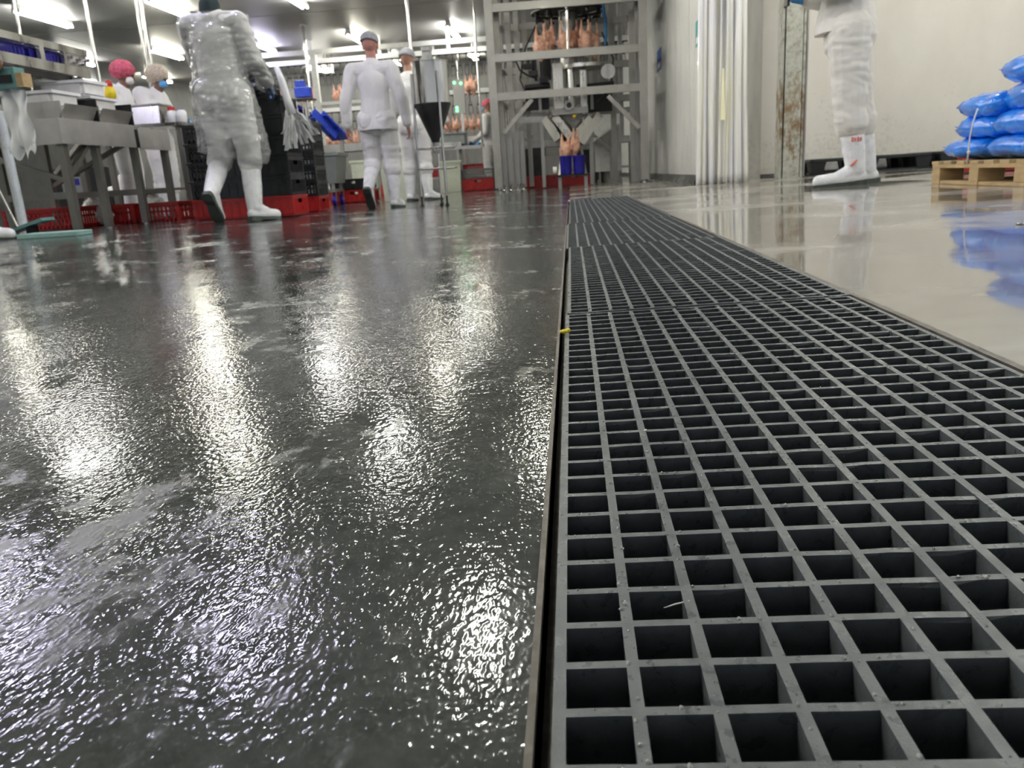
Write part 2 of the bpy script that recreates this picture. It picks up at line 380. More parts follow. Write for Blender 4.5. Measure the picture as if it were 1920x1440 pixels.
# white wall behind the standing worker, wall beside the machine, far wall
WX = 1.52; WY = 9.2
wb = struct('wall_right_end', MB().box((WX, WY, 0), (9, WY + .12, ZC)), 'wall_white')
wr = struct('wall_right', MB().box((WX, WY + .12, 0), (WX + .12, 24, ZC)), 'seam')
yy = [WY + .12, 10.0, 11.2, 12.4, 13.75, 15, 16.2, 17.4, 18.6, 24]
for a, b in zip(yy, yy[1:]):
    obj('wall_panel', MB().box((WX - .03, a + .006, .0), (WX + .0, b - .006, ZC - .01)), 'wall_panel', wr)
struct('baseboard_right', MB().add([(WX - .03, WY + .12, .12), (WX - .03, 23.9, .12), (WX - .09, 23.9, .02), (WX - .09, WY + .12, .02), (WX - .03, WY + .12, .0), (WX - .03, 23.9, .0)], [(0, 1, 2, 3), (3, 2, 5, 4), (0, 3, 4), (1, 5, 2)]), 'coving')
struct('baseboard_right_end', MB().add([(WX, WY - .001, .17), (9, WY - .001, .17), (9, WY - .07, .05), (WX, WY - .07, .05), (WX, WY - .07, .0), (9, WY - .07, .0)], [(0, 1, 2, 3), (3, 2, 5, 4)]), 'coving')
struct('wall_far', MB().box((-24, 23.5, 0), (WX, 23.7, ZC)), 'wall_far')
struct('wall_left', MB().box((-22.2, -7, 0), (-22, 23.5, ZC)), 'wall_far')
# door surround next to the column
jx0, jx1 = W(1396, 300, 9.05).x, W(1426, 300, 9.05).x
struct('trim_3', MB().box((jx0, WY - .14, .03), (jx1, WY, ZC)), 'jamb')
struct('trim_4', MB().box((jx1, WY - .05, .03), (jx1 + .34, WY, ZC)), 'wall_white')
# ------------------------------------------------------------------ drain grating
BH = .038
def bar_mesh(name, L, wt, wb_, axis):
    vs = []
    for e in (0, L):
        for wd, z in ((-wt / 2, 0), (wt / 2, 0), (wt / 2 - .0002, -.003), (wb_ / 2, -BH), (-wb_ / 2, -BH), (-wt / 2 + .0002, -.003)):
            vs.append((wd, e, z) if axis == 'y' else (e, wd, z))
    fs = [tuple(range(6)), tuple(reversed(range(6, 12)))] + [(i, (i + 1) % 6, (i + 1) % 6 + 6, i + 6) for i in range(6)]
    me = MB().add(vs, fs).mesh(name); me.materials.append(MATS['grating']); return me
def cross_mesh(seed):                                 # a cross bar with a slightly worn, chipped top edge
    rn = random.Random(seed); N = 26; mb = MB(); ch = {rn.randrange(1, N): rn.uniform(.4, 1) for _ in range(rn.choice((1, 2, 2, 3)))}
    for i in range(N + 1):
        x = GW * i / N; c_ = max(ch.get(i, 0), .5 * ch.get(i + 1, 0)); j = rn.uniform(-.00025, .00025)
        dn, nr = c_ * .0016, c_ * .0016
        for yy_, z in ((-.0031 + nr + j, -dn), (.0031 + j, -dn * .5), (.0029 + j, -.003), (.0023, -BH), (-.0023, -BH), (-.0029 + j, -.003 - dn)): mb.v.append(V(x, yy_, z))
    for i in range(N):
        for k in range(6): mb.f.append((i * 6 + k, i * 6 + (k + 1) % 6, i * 6 + 6 + (k + 1) % 6, i * 6 + 6 + k))
    mb.f += [tuple(range(6)), tuple(reversed(range(N * 6, N * 6 + 6)))]
    me = mb.mesh('cross_bar'); me.materials.append(MATS['grating']); return me
crosses = [cross_mesh(k) for k in range(9)]
panels = [(-6, 30, .0, .0, 'nearest grey moulded grating panel, covering the bottom right of the picture'),
          (30, 64, .0035, .002, 'second nearest grey grating panel over the floor drain'),
          (64, 98, -.006, -.0015, 'third grey grating panel along the drain, shorter than the last'),
          (98, 184, .003, .0, 'last and longest grey grating panel, at the far end of the drain')]
for r0, r1, dx, dz, lab in panels:
    t_ = thing('grating_panel', lab, 'floor grating', (dx, r0 * PT - .004, dz + .0005), 0, 'grating panels over the drain'); t_.rotation_euler = (0, -TAU, 0)
    L = (r1 - r0) * PT - .004
    lm = bar_mesh('long_bar', L, .0066, .005, 'y')
    for c in range(14):
        o = obj('long_bar', lm, None, t_); o.location = (c * PT, 0, .0001)
    n = r1 - r0
    for r in range(n + (1 if dz >= 0 else 0)):
        o = obj('cross_bar', crosses[(r * 5 + r // 3) % 9], None, t_); yy_ = r * PT
        if r == n: yy_ -= .007
        o.location = (0, min(yy_, L - .003) + (.003 if r == 0 else 0), 0)
        if random.random() < .25: o.rotation_euler = (0, 0, random.uniform(-.0012, .0012))
# droplets standing on the bars
mb = MB(); rnd = random.Random(3)
for k in range(900):
    r = rnd.uniform(.0005, .0014) if rnd.random() < .9 else rnd.uniform(.0014, .002)
    y = rnd.random() ** 1.6 * 1.9
    if rnd.random() < .6: x = round(rnd.random() ** 1.5 * 13) * PT + rnd.uniform(-.0026, .0026); y = max(.0, y)
    else: x = rnd.random() ** 1.5 * GW; y = round(y / PT) * PT - .004 + rnd.uniform(-.0022, .0022)
    if x < .002 or x > GW: continue
    c = V(x, y, .0006 + TAU * x); st = rnd.uniform(1, 1.8)
    b = len(mb.v)
    for q, zz in ((1, 0), (.75, .55)):
        for a in range(6): mb.v.append(c + V(math.cos(a * 1.047) * r * q, math.sin(a * 1.047) * r * q * st, zz * r * .8))
    mb.v.append(c + V(0, 0, r * .8))
    for a in range(6):
        mb.f.append((b + a, b + (a + 1) % 6, b + 6 + (a + 1) % 6, b + 6 + a)); mb.f.append((b + 6 + a, b + 6 + (a + 1) % 6, b + 12))
o = obj('water_droplets', mb, 'water', smooth=True); tag(o, 'small clear water drops standing on the grating bars', 'water', kind='stuff')
c = V(-.004, 25 * PT, .002)
base_obj('food_crumb', blob(MB().ell((0, 0, .004), (.006, .005, .004)).ell((.006, .004, .005), (.004, .005, .004)).ell((-.004, .005, .003), (.004, .004, .003)), .001, 1), 'plastic_yellow', 'tiny yellow crumb caught at the left edge of the grating', 'crumb', c)
base_obj('splinter', MB().tube([(0, 0, 0), (.007, .0006, .002), (.0155, .0015, .0035)], [.0002, .0005, .0004], 6), 'plastic_white', 'thin pale splinter lying across a grating cell', 'splinter', (1.60 * PT, 3.45 * PT, -.0015))
base_obj('paper_scrap', MB().grid(lambda u, v: (.03 * u, .014 * v, .003 + .004 * math.sin(u * 5 + v * 3)), 5, 3), 'sign_white', 'small pale scrap lying on the floor right of the grating', 'scrap', (1.28, 2.1, zf(1.28, 2.1)))

# ------------------------------------------------------------------ ceiling lights
LZ = 3.30
def ceiling_light(x, y, tube, label):
    t_ = thing('ceiling_light', label, 'ceiling light', (x, y, LZ), 0, 'twin tube ceiling lights')
    obj('housing', MB().box((-.05, 0, .03), (.05, 1.5, .12)).add([(-.05, 0, .03), (.05, 0, .03), (.018, 0, .012), (-.018, 0, .012), (-.05, 1.5, .03), (.05, 1.5, .03), (.018, 1.5, .012), (-.018, 1.5, .012)], [(0, 1, 2, 3), (4, 7, 6, 5), (0, 3, 7, 4), (1, 5, 6, 2), (3, 2, 6, 7)]), 'plastic_white', t_)
    for s in (-1, 1):
        obj('tube', MB().tube([(s * .045, .03, 0), (s * .045, 1.47, 0)], .014, 6, False), tube, t_, smooth=50)
        for y0 in (.0, 1.455): obj('lamp_holder', MB().box((s * .045 - .018, y0, -.02), (s * .045 + .018, y0 + .045, .04)), 'plastic_white', t_)
LX = [-.35, -2.4, -4.52, -6.66, -8.88, -11.0, -13.2]
LYS = [.35, 4.6, 8.85, 13.1, 17.35, 21.0]
vis = {(-8.88, 13.1): 'leftmost twin-tube ceiling light, above the steel shelf at the left edge',
       (-6.66, 13.1): 'twin-tube ceiling light cut by the top edge, left of the worker in the clear gown',
       (-8.88, 17.35): 'smaller twin-tube ceiling light just left of the shoulder of the worker in the clear gown',
       (-4.52, 13.1): 'twin-tube ceiling light at the top edge right of the nearest worker',
       (-6.66, 17.35): 'bluish tube light showing right of the clear gown sleeve',
       (-4.52, 17.35): 'ceiling light directly above the head of the man in the white coat',
       (-2.4, 17.35): 'ceiling light between the hanging rods, left of the steel machine frame'}
cool = {(-2.4, 4.6), (-4.52, 4.6), (-6.66, 17.35)}
for x in LX:
    for y in LYS:
        if x == -.35 and y in (13.1, 17.35, 21.0): continue
        if x < -10 and y < 8: continue
        lab = vis.get((x, y)) or (['rightmost', 'second from the right', 'third from the right', 'fourth from the right', 'fifth from the right', 'leftmost'][LX.index(x) - 1] + ' small ceiling light in the row nearest the far wall' if y > 20 else 'twin-tube ceiling light over the wet floor, above the top of the picture')
        ceiling_light(x - (.35 if y == 4.6 else 0), y, 'tube_cool' if (x, y) in cool else ('tube_neutral' if (LX.index(x) + LYS.index(y)) % 2 else 'tube_warm'), lab)
for x, y in ((2.3, 2.2), (2.3, 6.1), (4.4, 2.2), (4.4, 6.1), (6.5, 2.2), (6.5, 6.1)):  # extra lamps out of view, added to brighten the white wall
    ceiling_light(x, y, 'tube_neutral', 'added twin-tube light, unseen above the pale floor at the right, brightening the white wall')
# rods hanging from the ceiling
def rod(px, py, Y, r, label, zb, top=ZC - .012, dx=0):
    p = W(px, py, Y); t_ = thing('ceiling_rod', label, 'rod', (p.x, Y, zb), 0, 'rods hanging from the ceiling')
    obj('pipe', MB().tube([(0, 0, 0), (0, 0, top - zb)], r, 10), 'stainless_bright', t_, smooth=50)
    obj('ceiling_flange', MB().tube([(0, 0, top - zb - .012), (0, 0, top - zb)], r * 2.6, 12), 'stainless', t_)
    obj('end_collar', MB().tube([(0, 0, 0), (0, 0, .04)], r * 1.5, 12), 'stainless', t_)
rod(32, 30, 9.0, .014, 'thin steel rod from the ceiling at the far left edge', 1.4)
rod(170, 60, 8.6, .018, 'steel rod from the ceiling right of the steel shelf, the leftmost thick one', .95)
rod(264, 60, 8.2, .015, 'left one of two close steel rods above the red hairnet', .95)
rod(273, 60, 8.3, .022, 'right one of two close steel rods above the red hairnet', .95)
rod(574, 100, 16.6, .03, 'pale rod from the ceiling above the blue crate', 1.0)
rod(768, 60, 10.8, .022, 'tall bright rod from the ceiling left of the hopper', 1.1)
rod(621, 105, 20, .022, 'short distant rod left of the head of the man in the white coat', 2.9)
rod(733, 100, 20, .022, 'short distant rod right of the head of the man in the white coat', 2.9)
rod(856, 95, 21, .022, 'short distant rod right of the hopper', 2.6)
rod(891, 60, 15.2, .02, 'thin rod left of the steel machine frame', .8)
# ------------------------------------------------------------------ people
def hand(mb, w_, fwd, side, curl=.5, s=1.0, palm=None):
    """palm, four bent fingers and a thumb; fwd = direction of the fingers, side = towards the thumb"""
    w_ = Vector(w_); f = Vector(fwd).normalized(); t = Vector(side); t = (t - f * t.dot(f)).normalized()
    n = f.cross(t) if palm is None else Vector(palm); n = (n - f * n.dot(f) - t * n.dot(t)).normalized()
    for k in range(4):
        o = t * (.030 - .0205 * k) * s
        mb.cap(w_ + o * .5 + f * .01, .017 * s, w_ + o + f * .085 * s, .0125 * s, n=8)
    for k, L in enumerate((.068, .076, .070, .054)):
        b = w_ + t * (.031 - .021 * k) * s + f * .088 * s; L *= s; p = b; a = 0
        for j in range(3):
            a += curl * (.5 + .35 * j); d = f * math.cos(a) + n * math.sin(a); q = p + d * L * (.42 - .06 * j)
            mb.cap(p, (.0098 - .0006 * j) * s, q, (.0092 - .0008 * j) * s, n=8); p = q
    b = w_ + t * .026 * s + f * .028 * s; m_ = b + (t * .8 + f * .75 + n * .25) * .036 * s; e = m_ + (f * .9 + t * .15 + n * .5 * curl) * .033 * s
    mb.cap(b, .0145 * s, m_, .0115 * s, n=8); mb.cap(m_, .0112 * s, e, .009 * s, n=8)

DEF = dict(pel=(0, 0, .95), che=(0, 0, 1.29), nek=(0, -.01, 1.47), hed=(0, .02, 1.64),
           shL=(-.185, -.01, 1.41), shR=(.185, -.01, 1.41), elL=(-.255, -.03, 1.13), elR=(.255, -.03, 1.13), wrL=(-.265, .04, .88), wrR=(.265, .04, .88),
           hiL=(-.09, 0, .92), hiR=(.09, 0, .92), knL=(-.105, .025, .51), knR=(.105, .025, .51), anL=(-.105, -.02, .095), anR=(.105, -.02, .095),
           toL=(-.125, .17, .035), toR=(.125, .17, .035))
def person(label, x, y, rz, H, pose, spec, group=None):
    """a body in one continuous mesh; coat, trousers, boots, net and so on are its children"""
    s = H / 1.75; P = {k: Vector(v) * s for k, v in {**DEF, **pose}.items()}
    vx = spec.get('vox', .008); sm = spec.get('sd', 1)
    mb = MB()
    mb.cap(P['pel'], .125 * s, P['che'], .145 * s, ya=.72); mb.cap(P['che'], .14 * s, P['nek'] - V(0, 0, .08 * s), .11 * s, ya=.7)
    mb.cap(P['nek'] - V(0, 0, .06 * s), .062 * s, P['hed'] - V(0, .01, .06) * s, .052 * s)
    hc = P['hed']; hd = Matrix.Rotation(spec.get('hz', 0), 3, 'Z') @ Matrix.Rotation(spec.get('hx', 0), 3, 'X')
    hp = lambda a, b, c: hc + hd @ (V(a, b, c) * s)
    mb.ell(hc + V(0, -.01, .025) * s, (.078 * s, .098 * s, .098 * s)); mb.cap(hp(0, .012, -.03), .066 * s, hp(0, .045, -.085), .036 * s)
    mb.cap(hp(0, .088, .012), .011 * s, hp(0, .108, -.025), .015 * s); mb.cap(hp(-.03, .082, .03), .014 * s, hp(.03, .082, .03), .014 * s); mb.cap(hp(-.016, .086, -.06), .009 * s, hp(.016, .086, -.06), .009 * s)
    for q in (-1, 1): mb.cap(hp(q * .08, -.005, .02), .014 * s, hp(q * .078, .0, -.03), .01 * s, xa=.6)
    for q in 'LR':
        sh, el, wr, hi, kn, an, to = (P[k + q] for k in ('sh', 'el', 'wr', 'hi', 'kn', 'an', 'to'))
        mb.cap(P['nek'] - V(0, 0, .08 * s), .07 * s, sh, .058 * s); mb.cap(sh, .055 * s, el, .042 * s); mb.cap(el, .042 * s, wr, .028 * s)
        fw = Vector(spec.get('hf' + q, (wr - el).normalized() + V(0, .15, 0))); sd = Vector(spec.get('ht' + q, (0, 1, .1)))
        if not spec.get('glove'): hand(mb, wr, fw, sd, spec.get('curl', .5), s * .98, spec.get('hp' + q, (-1 if q == 'R' else 1, 0, 0)))
        mb.cap(P['pel'] + (hi - P['pel']) * .5, .11 * s, hi, .095 * s); mb.cap(hi, .088 * s, kn, .058 * s); mb.cap(kn, .056 * s, an, .038 * s)
        mb.cap(an - V(0, 0, .02 * s), .036 * s, to, .028 * s)
    zb = zf(x, y)
    body = obj('person', blob(mb, vx, 3), spec.get('skin', 'skin')); body.location = (x, y, zb); body.rotation_euler = (0, 0, rz)
    tag(body, label, 'person', group)
    if spec.get('eyes', 1):
        for q in (-1, 1): obj('eye', MB().ell(hp(q * .031, .082, .008), (.011 * s, .008 * s, .007 * s), 10), 'eye', body, smooth=True)
    cl = spec.get('cloth', 'cloth_white'); tr = spec.get('trousers', cl)
    # trousers, gathered over the boot tops
    mb = MB(); cuts = []
    mb.cap(P['pel'] + V(0, 0, .06 * s), .145 * s, P['pel'] - V(0, .01, .06) * s, .165 * s, ya=.82)
    mb.ell(P['pel'] + V(-.075, -.065, -.06) * s, (.10 * s, .10 * s, .12 * s)); mb.ell(P['pel'] + V(.075, -.065, -.06) * s, (.10 * s, .10 * s, .12 * s))
    ck = spec.get('cuff', .78)
    for q in 'LR':
        hi, kn, an = P['hi' + q], P['kn' + q], P['an' + q]; cf = kn.lerp(an, spec.get('cuff' + q, ck) * .45)
        bg = spec.get('baggy', 1.0) * s; mb.cap(hi, .122 * bg, kn, .092 * bg); mb.cap(kn, .092 * bg, cf, .088 * bg); mb.cap(kn.lerp(cf, .75), .096 * bg, cf, .09 * bg)
    if spec.get('boots', 1): obj('trousers', blob(mb, vx * 1.2, 5, wr=spec.get('twr', .010), wf=(4.5, 4.5, 10), seed=sm), tr, body)
    # coat
    mb = MB(); hem = spec.get('hem', .82) * s; fl = spec.get('flare', 1.0)
    mb.cap(P['pel'] - V(0, 0, .12 * s), .165 * s * fl, P['pel'] + V(0, 0, .14 * s), .155 * s, ya=spec.get('cya', .80)); mb.cap(P['pel'] + V(0, 0, .12 * s), .155 * s, P['che'], .172 * s, ya=.76)
    mb.cap(P['che'], .17 * s, P['nek'] - V(0, 0, .07 * s), .125 * s, ya=.74); mb.cap(P['nek'] - V(0, 0, .05 * s), .078 * s, P['nek'], .068 * s)
    for q in 'LR':
        sh, el, wr = (P[k + q] for k in ('sh', 'el', 'wr'))
        mb.cap(P['nek'] - V(0, 0, .07 * s), .09 * s, sh, .082 * s); mb.cap(sh, .084 * s, el, .068 * s); mb.cap(el, .068 * s, wr.lerp(el, .08), .050 * s); mb.cap(wr.lerp(el, .25), .056 * s, wr.lerp(el, .1), .053 * s)
    obj('coat', blob(mb, vx * 1.2, 5, cuts=[], wr=spec.get('wr', .009), wf=spec.get('wf', (7, 7, 8)), seed=sm + 4), cl, body) if spec.get('nocut') else \
        obj('coat', blob(mb, vx * 1.2, 5, cuts=[(V(0, 0, hem), V(0, spec.get('hemtilt', .06), 1))], wr=spec.get('wr', .009), wf=spec.get('wf', (7, 7, 8)), seed=sm + 4), cl, body)
    # boots with dark soles
    if spec.get('boots', 1):
        for q in 'LR':
            kn, an, to = P['kn' + q], P['an' + q], P['to' + q]
            heel = an + (an - kn).normalized() * .045 * s; d = (to - heel).normalized(); top = an.lerp(kn, .80)
            mb = MB(); mb.cap(top, .076 * s, an.lerp(kn, .35), .070 * s); mb.cap(an.lerp(kn, .35), .070 * s, an, .058 * s)
            mb.cap(heel - d * .02 * s, .046 * s, heel + d * .10 * s, .046 * s); mb.cap(an + d * .01 * s, .05 * s, heel + d * .12 * s, .046 * s); mb.cap(heel + d * .09 * s, .047 * s, to, .040 * s)
            up = (an - heel) - d * (an - heel).dot(d); up = up.normalized() if up.length > 1e-4 else V(0, 0, 1)
            b = obj('boot', blob(mb, vx * .9, 3, cuts=[(heel - up * .022 * s, up)]), 'rubber_boot', body)
            ms = MB(); sd = d.cross(up).normalized()
            prof = [(-.062, .026), (-.045, .038), (0, .042), (.05, .036), (.10, .041), (.16, .046), (.205, .040), (.235, .022)]
            L = (to - heel).length / .20
            for sg in (0, 1):
                for a_, w2 in prof:
                    for e in (-1, 1): ms.v.append(heel + d * a_ * L + sd * w2 * s * e - up * ((.020 if not sg else .045) * s + (.012 * s if sg and a_ < .02 else 0)))
            n = len(prof)
            for i in range(n - 1):
                a0 = 2 * i; b0 = 2 * n + 2 * i
                ms.f += [(a0, a0 + 1, a0 + 3, a0 + 2), (b0, b0 + 2, b0 + 3, b0 + 1), (a0, a0 + 2, b0 + 2, b0), (a0 + 1, b0 + 1, b0 + 3, a0 + 3)]
            ms.f += [(0, 2 * n, 2 * n + 1, 1), (2 * n - 2, 2 * n - 1, 4 * n - 1, 4 * n - 2)]
            obj('sole', ms, 'boot_sole', b, label='dark rubber sole')
    # hair net, mask, gloves
    if spec.get('net'):
        mb = MB(); k = spec.get('nets', 1.0) * s; mb.ell(hc + V(0, -.018, .045) * s, (.098 * k, .118 * k, .095 * k)); mb.ell(hc + V(0, -.06, .0) * s, (.08 * k, .07 * k, .075 * k))
        obj('hair_net', blob(mb, .008, 2, cuts=[(hp(0, 0, spec.get('netz', .012)), hd @ V(0, spec.get('nett', .35), 1))], wr=.006, wf=(40, 40, 40), seed=sm), spec['net'], body)
    if spec.get('hair'):
        obj('collar', blob(MB().cap(P['nek'] - V(0, .0, .03) * s, .082 * s, P['nek'] + V(0, 0, .05 * s), .076 * s), .009, 2), spec['hair'], body)
    if spec.get('mask'):
        mb = MB(); mb.ell(hp(0, .06, -.045), (.060 * s, .052 * s, .048 * s)); obj('face_mask', blob(mb, .008, 1, cuts=[(hp(0, .045, 0), hd @ V(0, 1, 0))]), spec['mask'], body)
    if spec.get('glove'):
        for q in 'LR':
            mb = MB(); el, wr = P['el' + q], P['wr' + q]; fw = Vector(spec.get('hf' + q, (wr - el).normalized())); sd = Vector(spec.get('ht' + q, (0, 1, .1)))
            hand(mb, wr, fw, sd, spec.get('curl', .6), s * 1.02, spec.get('hp' + q, (-1 if q == 'R' else 1, 0, 0))); mb.cap(wr.lerp(el, .22), .040 * s, wr, .034 * s)
            obj('glove', blob(mb, .0045, 2), spec['glove'], body)
    return body, P, s

walk = dict(anR=(.105, .03, .095), toR=(.13, .22, .035), knR=(.105, .06, .51), knL=(-.10, .06, .50), anL=(-.105, -.20, .235), toL=(-.11, -.115, .045))
# worker in the clear gown
ax = W(450, 400, 5.46).x
A, AP, as_ = person('worker walking away in a clear plastic gown over white clothes and white boots', ax, 5.46, 0, 1.67,
    dict(walk, anR=(.135, -.03, .095), toR=(.235, .125, .035), knR=(.125, .03, .51), shL=(-.175, .0, 1.40), shR=(.185, 0, 1.40), elL=(-.20, .14, 1.16), elR=(.25, .03, 1.14), wrL=(-.06, .32, 1.05), wrR=(.27, .22, 1.0)),
    dict(cloth='cloth_grey', trousers='cloth_grey', net='net_grey', hair='cloth_dark', glove='glove_dark', hem=.86, vox=.008, sd=1, cuff=.5, wr=.010, wf=(5, 5, 9), skin='skin_dark'))
mb = MB(); s = as_
mb.cap((.01 * s, 0, .62 * s), .245 * s, (0, 0, 1.0 * s), .215 * s, ya=.84); mb.cap((0, 0, 1.0 * s), .205 * s, (0, 0, 1.30 * s), .19 * s, ya=.84); mb.cap((0, 0, 1.3 * s), .19 * s, (0, 0, 1.41 * s), .15 * s, ya=.84)
mb.cap((.14 * s, .02 * s, .5 * s), .15 * s, (.06 * s, 0, .95 * s), .17 * s); mb.cap((-.08 * s, 0, .5 * s), .17 * s, (-.05 * s, 0, .95 * s), .18 * s)
for q in 'LR':
    sh, el, wr_ = (AP[k + q] for k in ('sh', 'el', 'wr')); mb.cap(V(0, 0, 1.39 * s), .105 * s, sh, .09 * s); mb.cap(sh, .092 * s, el, .082 * s); mb.cap(el, .08 * s, wr_.lerp(el, .12), .062 * s)
obj('plastic_gown', blob(mb, .010, 5, cuts=[(V(0, 0, .47 * s), V(.25, 0, 1)), (V(0, 0, 1.46 * s), V(0, -.1, -1))], fill=False, wr=.017, wf=(3.4, 3.4, 12), seed=9), 'clear_film', A, label='clear plastic gown')
# man in the white coat
B, BP, bs = person('man in a white coat and hair cap walking away, left of the hopper', W(722, 380, 7.75).x, 7.75, -.04, 1.63,
    dict(walk, shL=(-.20, -.01, 1.41), shR=(.20, -.01, 1.41), elL=(-.30, -.05, 1.12), elR=(.29, -.02, 1.12), wrL=(-.33, .0, .86), wrR=(.31, .06, .84)),
    dict(cloth='cloth_white', net='net_grey', hem=.80, flare=1.3, vox=.0065, sd=2, cuff=.65, wr=.012, wf=(7, 7, 4), skin='skin_pink'))
# worker beyond him
person('worker in white behind the man in the white coat, one arm bent, beside the hopper', W(786, 370, 10.0).x, 10.0, -.25, 1.80,
    dict(elR=(.30, .0, 1.13), wrR=(.36, .18, .92), elL=(-.25, .05, 1.12), wrL=(-.12, .3, 1.05), anR=(.14, -.02, .095), toR=(.22, .15, .035)),
    dict(cloth='cloth_white', net='net_grey', hem=.9, vox=.009, sd=3, cuff=.8))
# worker standing at the right, seen from the side
D, DP, ds = person('worker in cream clothes and white boots standing side-on by the white wall', W(1572, 348, 5.62).x, 5.62, math.radians(90), 1.90,
    dict(elR=(.25, -.04, 1.14), elL=(-.25, .0, 1.15), wrR=(.12, .22, 1.15), wrL=(-.10, .24, 1.14), hiR=(.09, -.06, .92), knR=(.10, -.13, .51), knL=(-.10, -.01, .51), anR=(.10, -.21, .095), toR=(.10, .01, .035), anL=(-.10, -.07, .095), toL=(-.10, .155, .035)),
    dict(cloth='cloth_cream', net='net_white', glove='glove_blue', hem=.93, hemtilt=.06, cya=.98, flare=1.25, baggy=1.10, vox=.0075, sd=5, cuff=.75, wr=.011, twr=.012, hfL=(.35, .8, .25), hfR=(-.35, .8, .25), htL=(0, 0, 1), htR=(0, 0, 1), hpL=(1, 0, 0), hpR=(-1, 0, 0)))
for q in 'LR':
    bt = [c for c in D.children if c.name.startswith('boot')][0 if q == 'L' else 1]
    sx = -1 if q == 'L' else 1
    for z0, w0 in ((.305, .032), (.15, .026)):
        y0 = DP['an' + q].y + (DP['kn' + q].y - DP['an' + q].y) * max(0, z0 - .103) / .45 + (0 if z0 > .2 else .03)
        mm = MB()
        if z0 > .2:
            for k in range(4): mm.cbox((DP['an' + q].x + sx * .068 * ds, y0 - .028 + .018 * k, z0), (.012, .010, .030 if k % 2 else .022))
        else: mm.beam((DP['an' + q].x + sx * .060 * ds, y0 + .02, z0 - .018), (DP['an' + q].x + sx * .058 * ds, y0 - .022, z0 + .02), .012, .012)
        obj('boot_print', mm, 'boot_print', bt, label='small red printed mark')
px_ = DP['wrL'].lerp(DP['wrR'], .5)
M_ = tmat(D)
t_ = thing('handheld_device', 'small black device held in the blue gloves of the standing worker', 'device', M_ @ V(.0, .34 * ds + .02, 1.165 * ds), math.radians(90))
obj('case', MB().cbox((0, 0, 0), (.085, .02, .15)), 'plastic_black', t_, bevel=.006); obj('screen', MB().cbox((0, -.0105, .01), (.07, .002, .115)), 'dark_metal', t_)
# workers at the bench
person('worker in a red hairnet bending over the bench at the left', W(244, 200, 7.25).x - .12, 7.25, math.radians(-80), 1.50,
    dict(nek=(0, .07, 1.44), hed=(0, .13, 1.58), che=(0, .05, 1.27), elL=(-.25, .1, 1.1), wrL=(-.14, .32, 1.0), elR=(.25, .1, 1.1), wrR=(.14, .32, 1.0)),
    dict(cloth='cloth_white', net='net_red', mask='foam', vox=.011, sd=6, nets=1.14, netz=-.06, nett=-.1, hx=-.4, skin='skin_dark'))
person('worker in a beige hairnet with a blue mask at the bench, beside the red hairnet', W(308, 200, 8.0).x - .12, 8.0, math.radians(-95), 1.56,
    dict(nek=(0, .07, 1.44), hed=(0, .13, 1.58), che=(0, .05, 1.27), elL=(-.25, .1, 1.1), wrL=(-.14, .34, 1.08), elR=(.25, .1, 1.1), wrR=(.14, .34, 1.08)),
    dict(cloth='cloth_white', net='net_beige', mask='mask_blue', glove='glove_blue', vox=.011, sd=7, nets=1.14, netz=-.06, nett=-.1, hx=-.35, skin='skin_dark'))
# worker at the left edge, mostly outside the picture
ex = W(-78, 440, 4.45).x
E_, EP, es = person('worker at the left edge of the picture, only a boot and a sleeve showing', ex, 4.45, math.radians(-80), 1.72,
    dict(elR=(.22, .16, 1.22), wrR=(.10, .33, 1.03), elL=(-.24, .17, 1.22), wrL=(-.03, .34, 1.05), toL=(-.13, .24, .035), anL=(-.12, .06, .095), knL=(-.11, .08, .51)),
    dict(cloth='cloth_white', net='net_white', vox=.01, sd=8, skin='skin_dark', hfR=(.1, 1, -.2), hfL=(.1, 1, -.2)))
person('distant worker in white with a pink cap beside the steel frame', W(919, 300, 15.6).x, 15.75, math.radians(70), 1.66,
    dict(wrL=(-.16, .3, .95), wrR=(.16, .3, .95)), dict(cloth='cloth_white', net='net_red', mask='mask_blue', glove='glove_blue', vox=.013, sd=9))

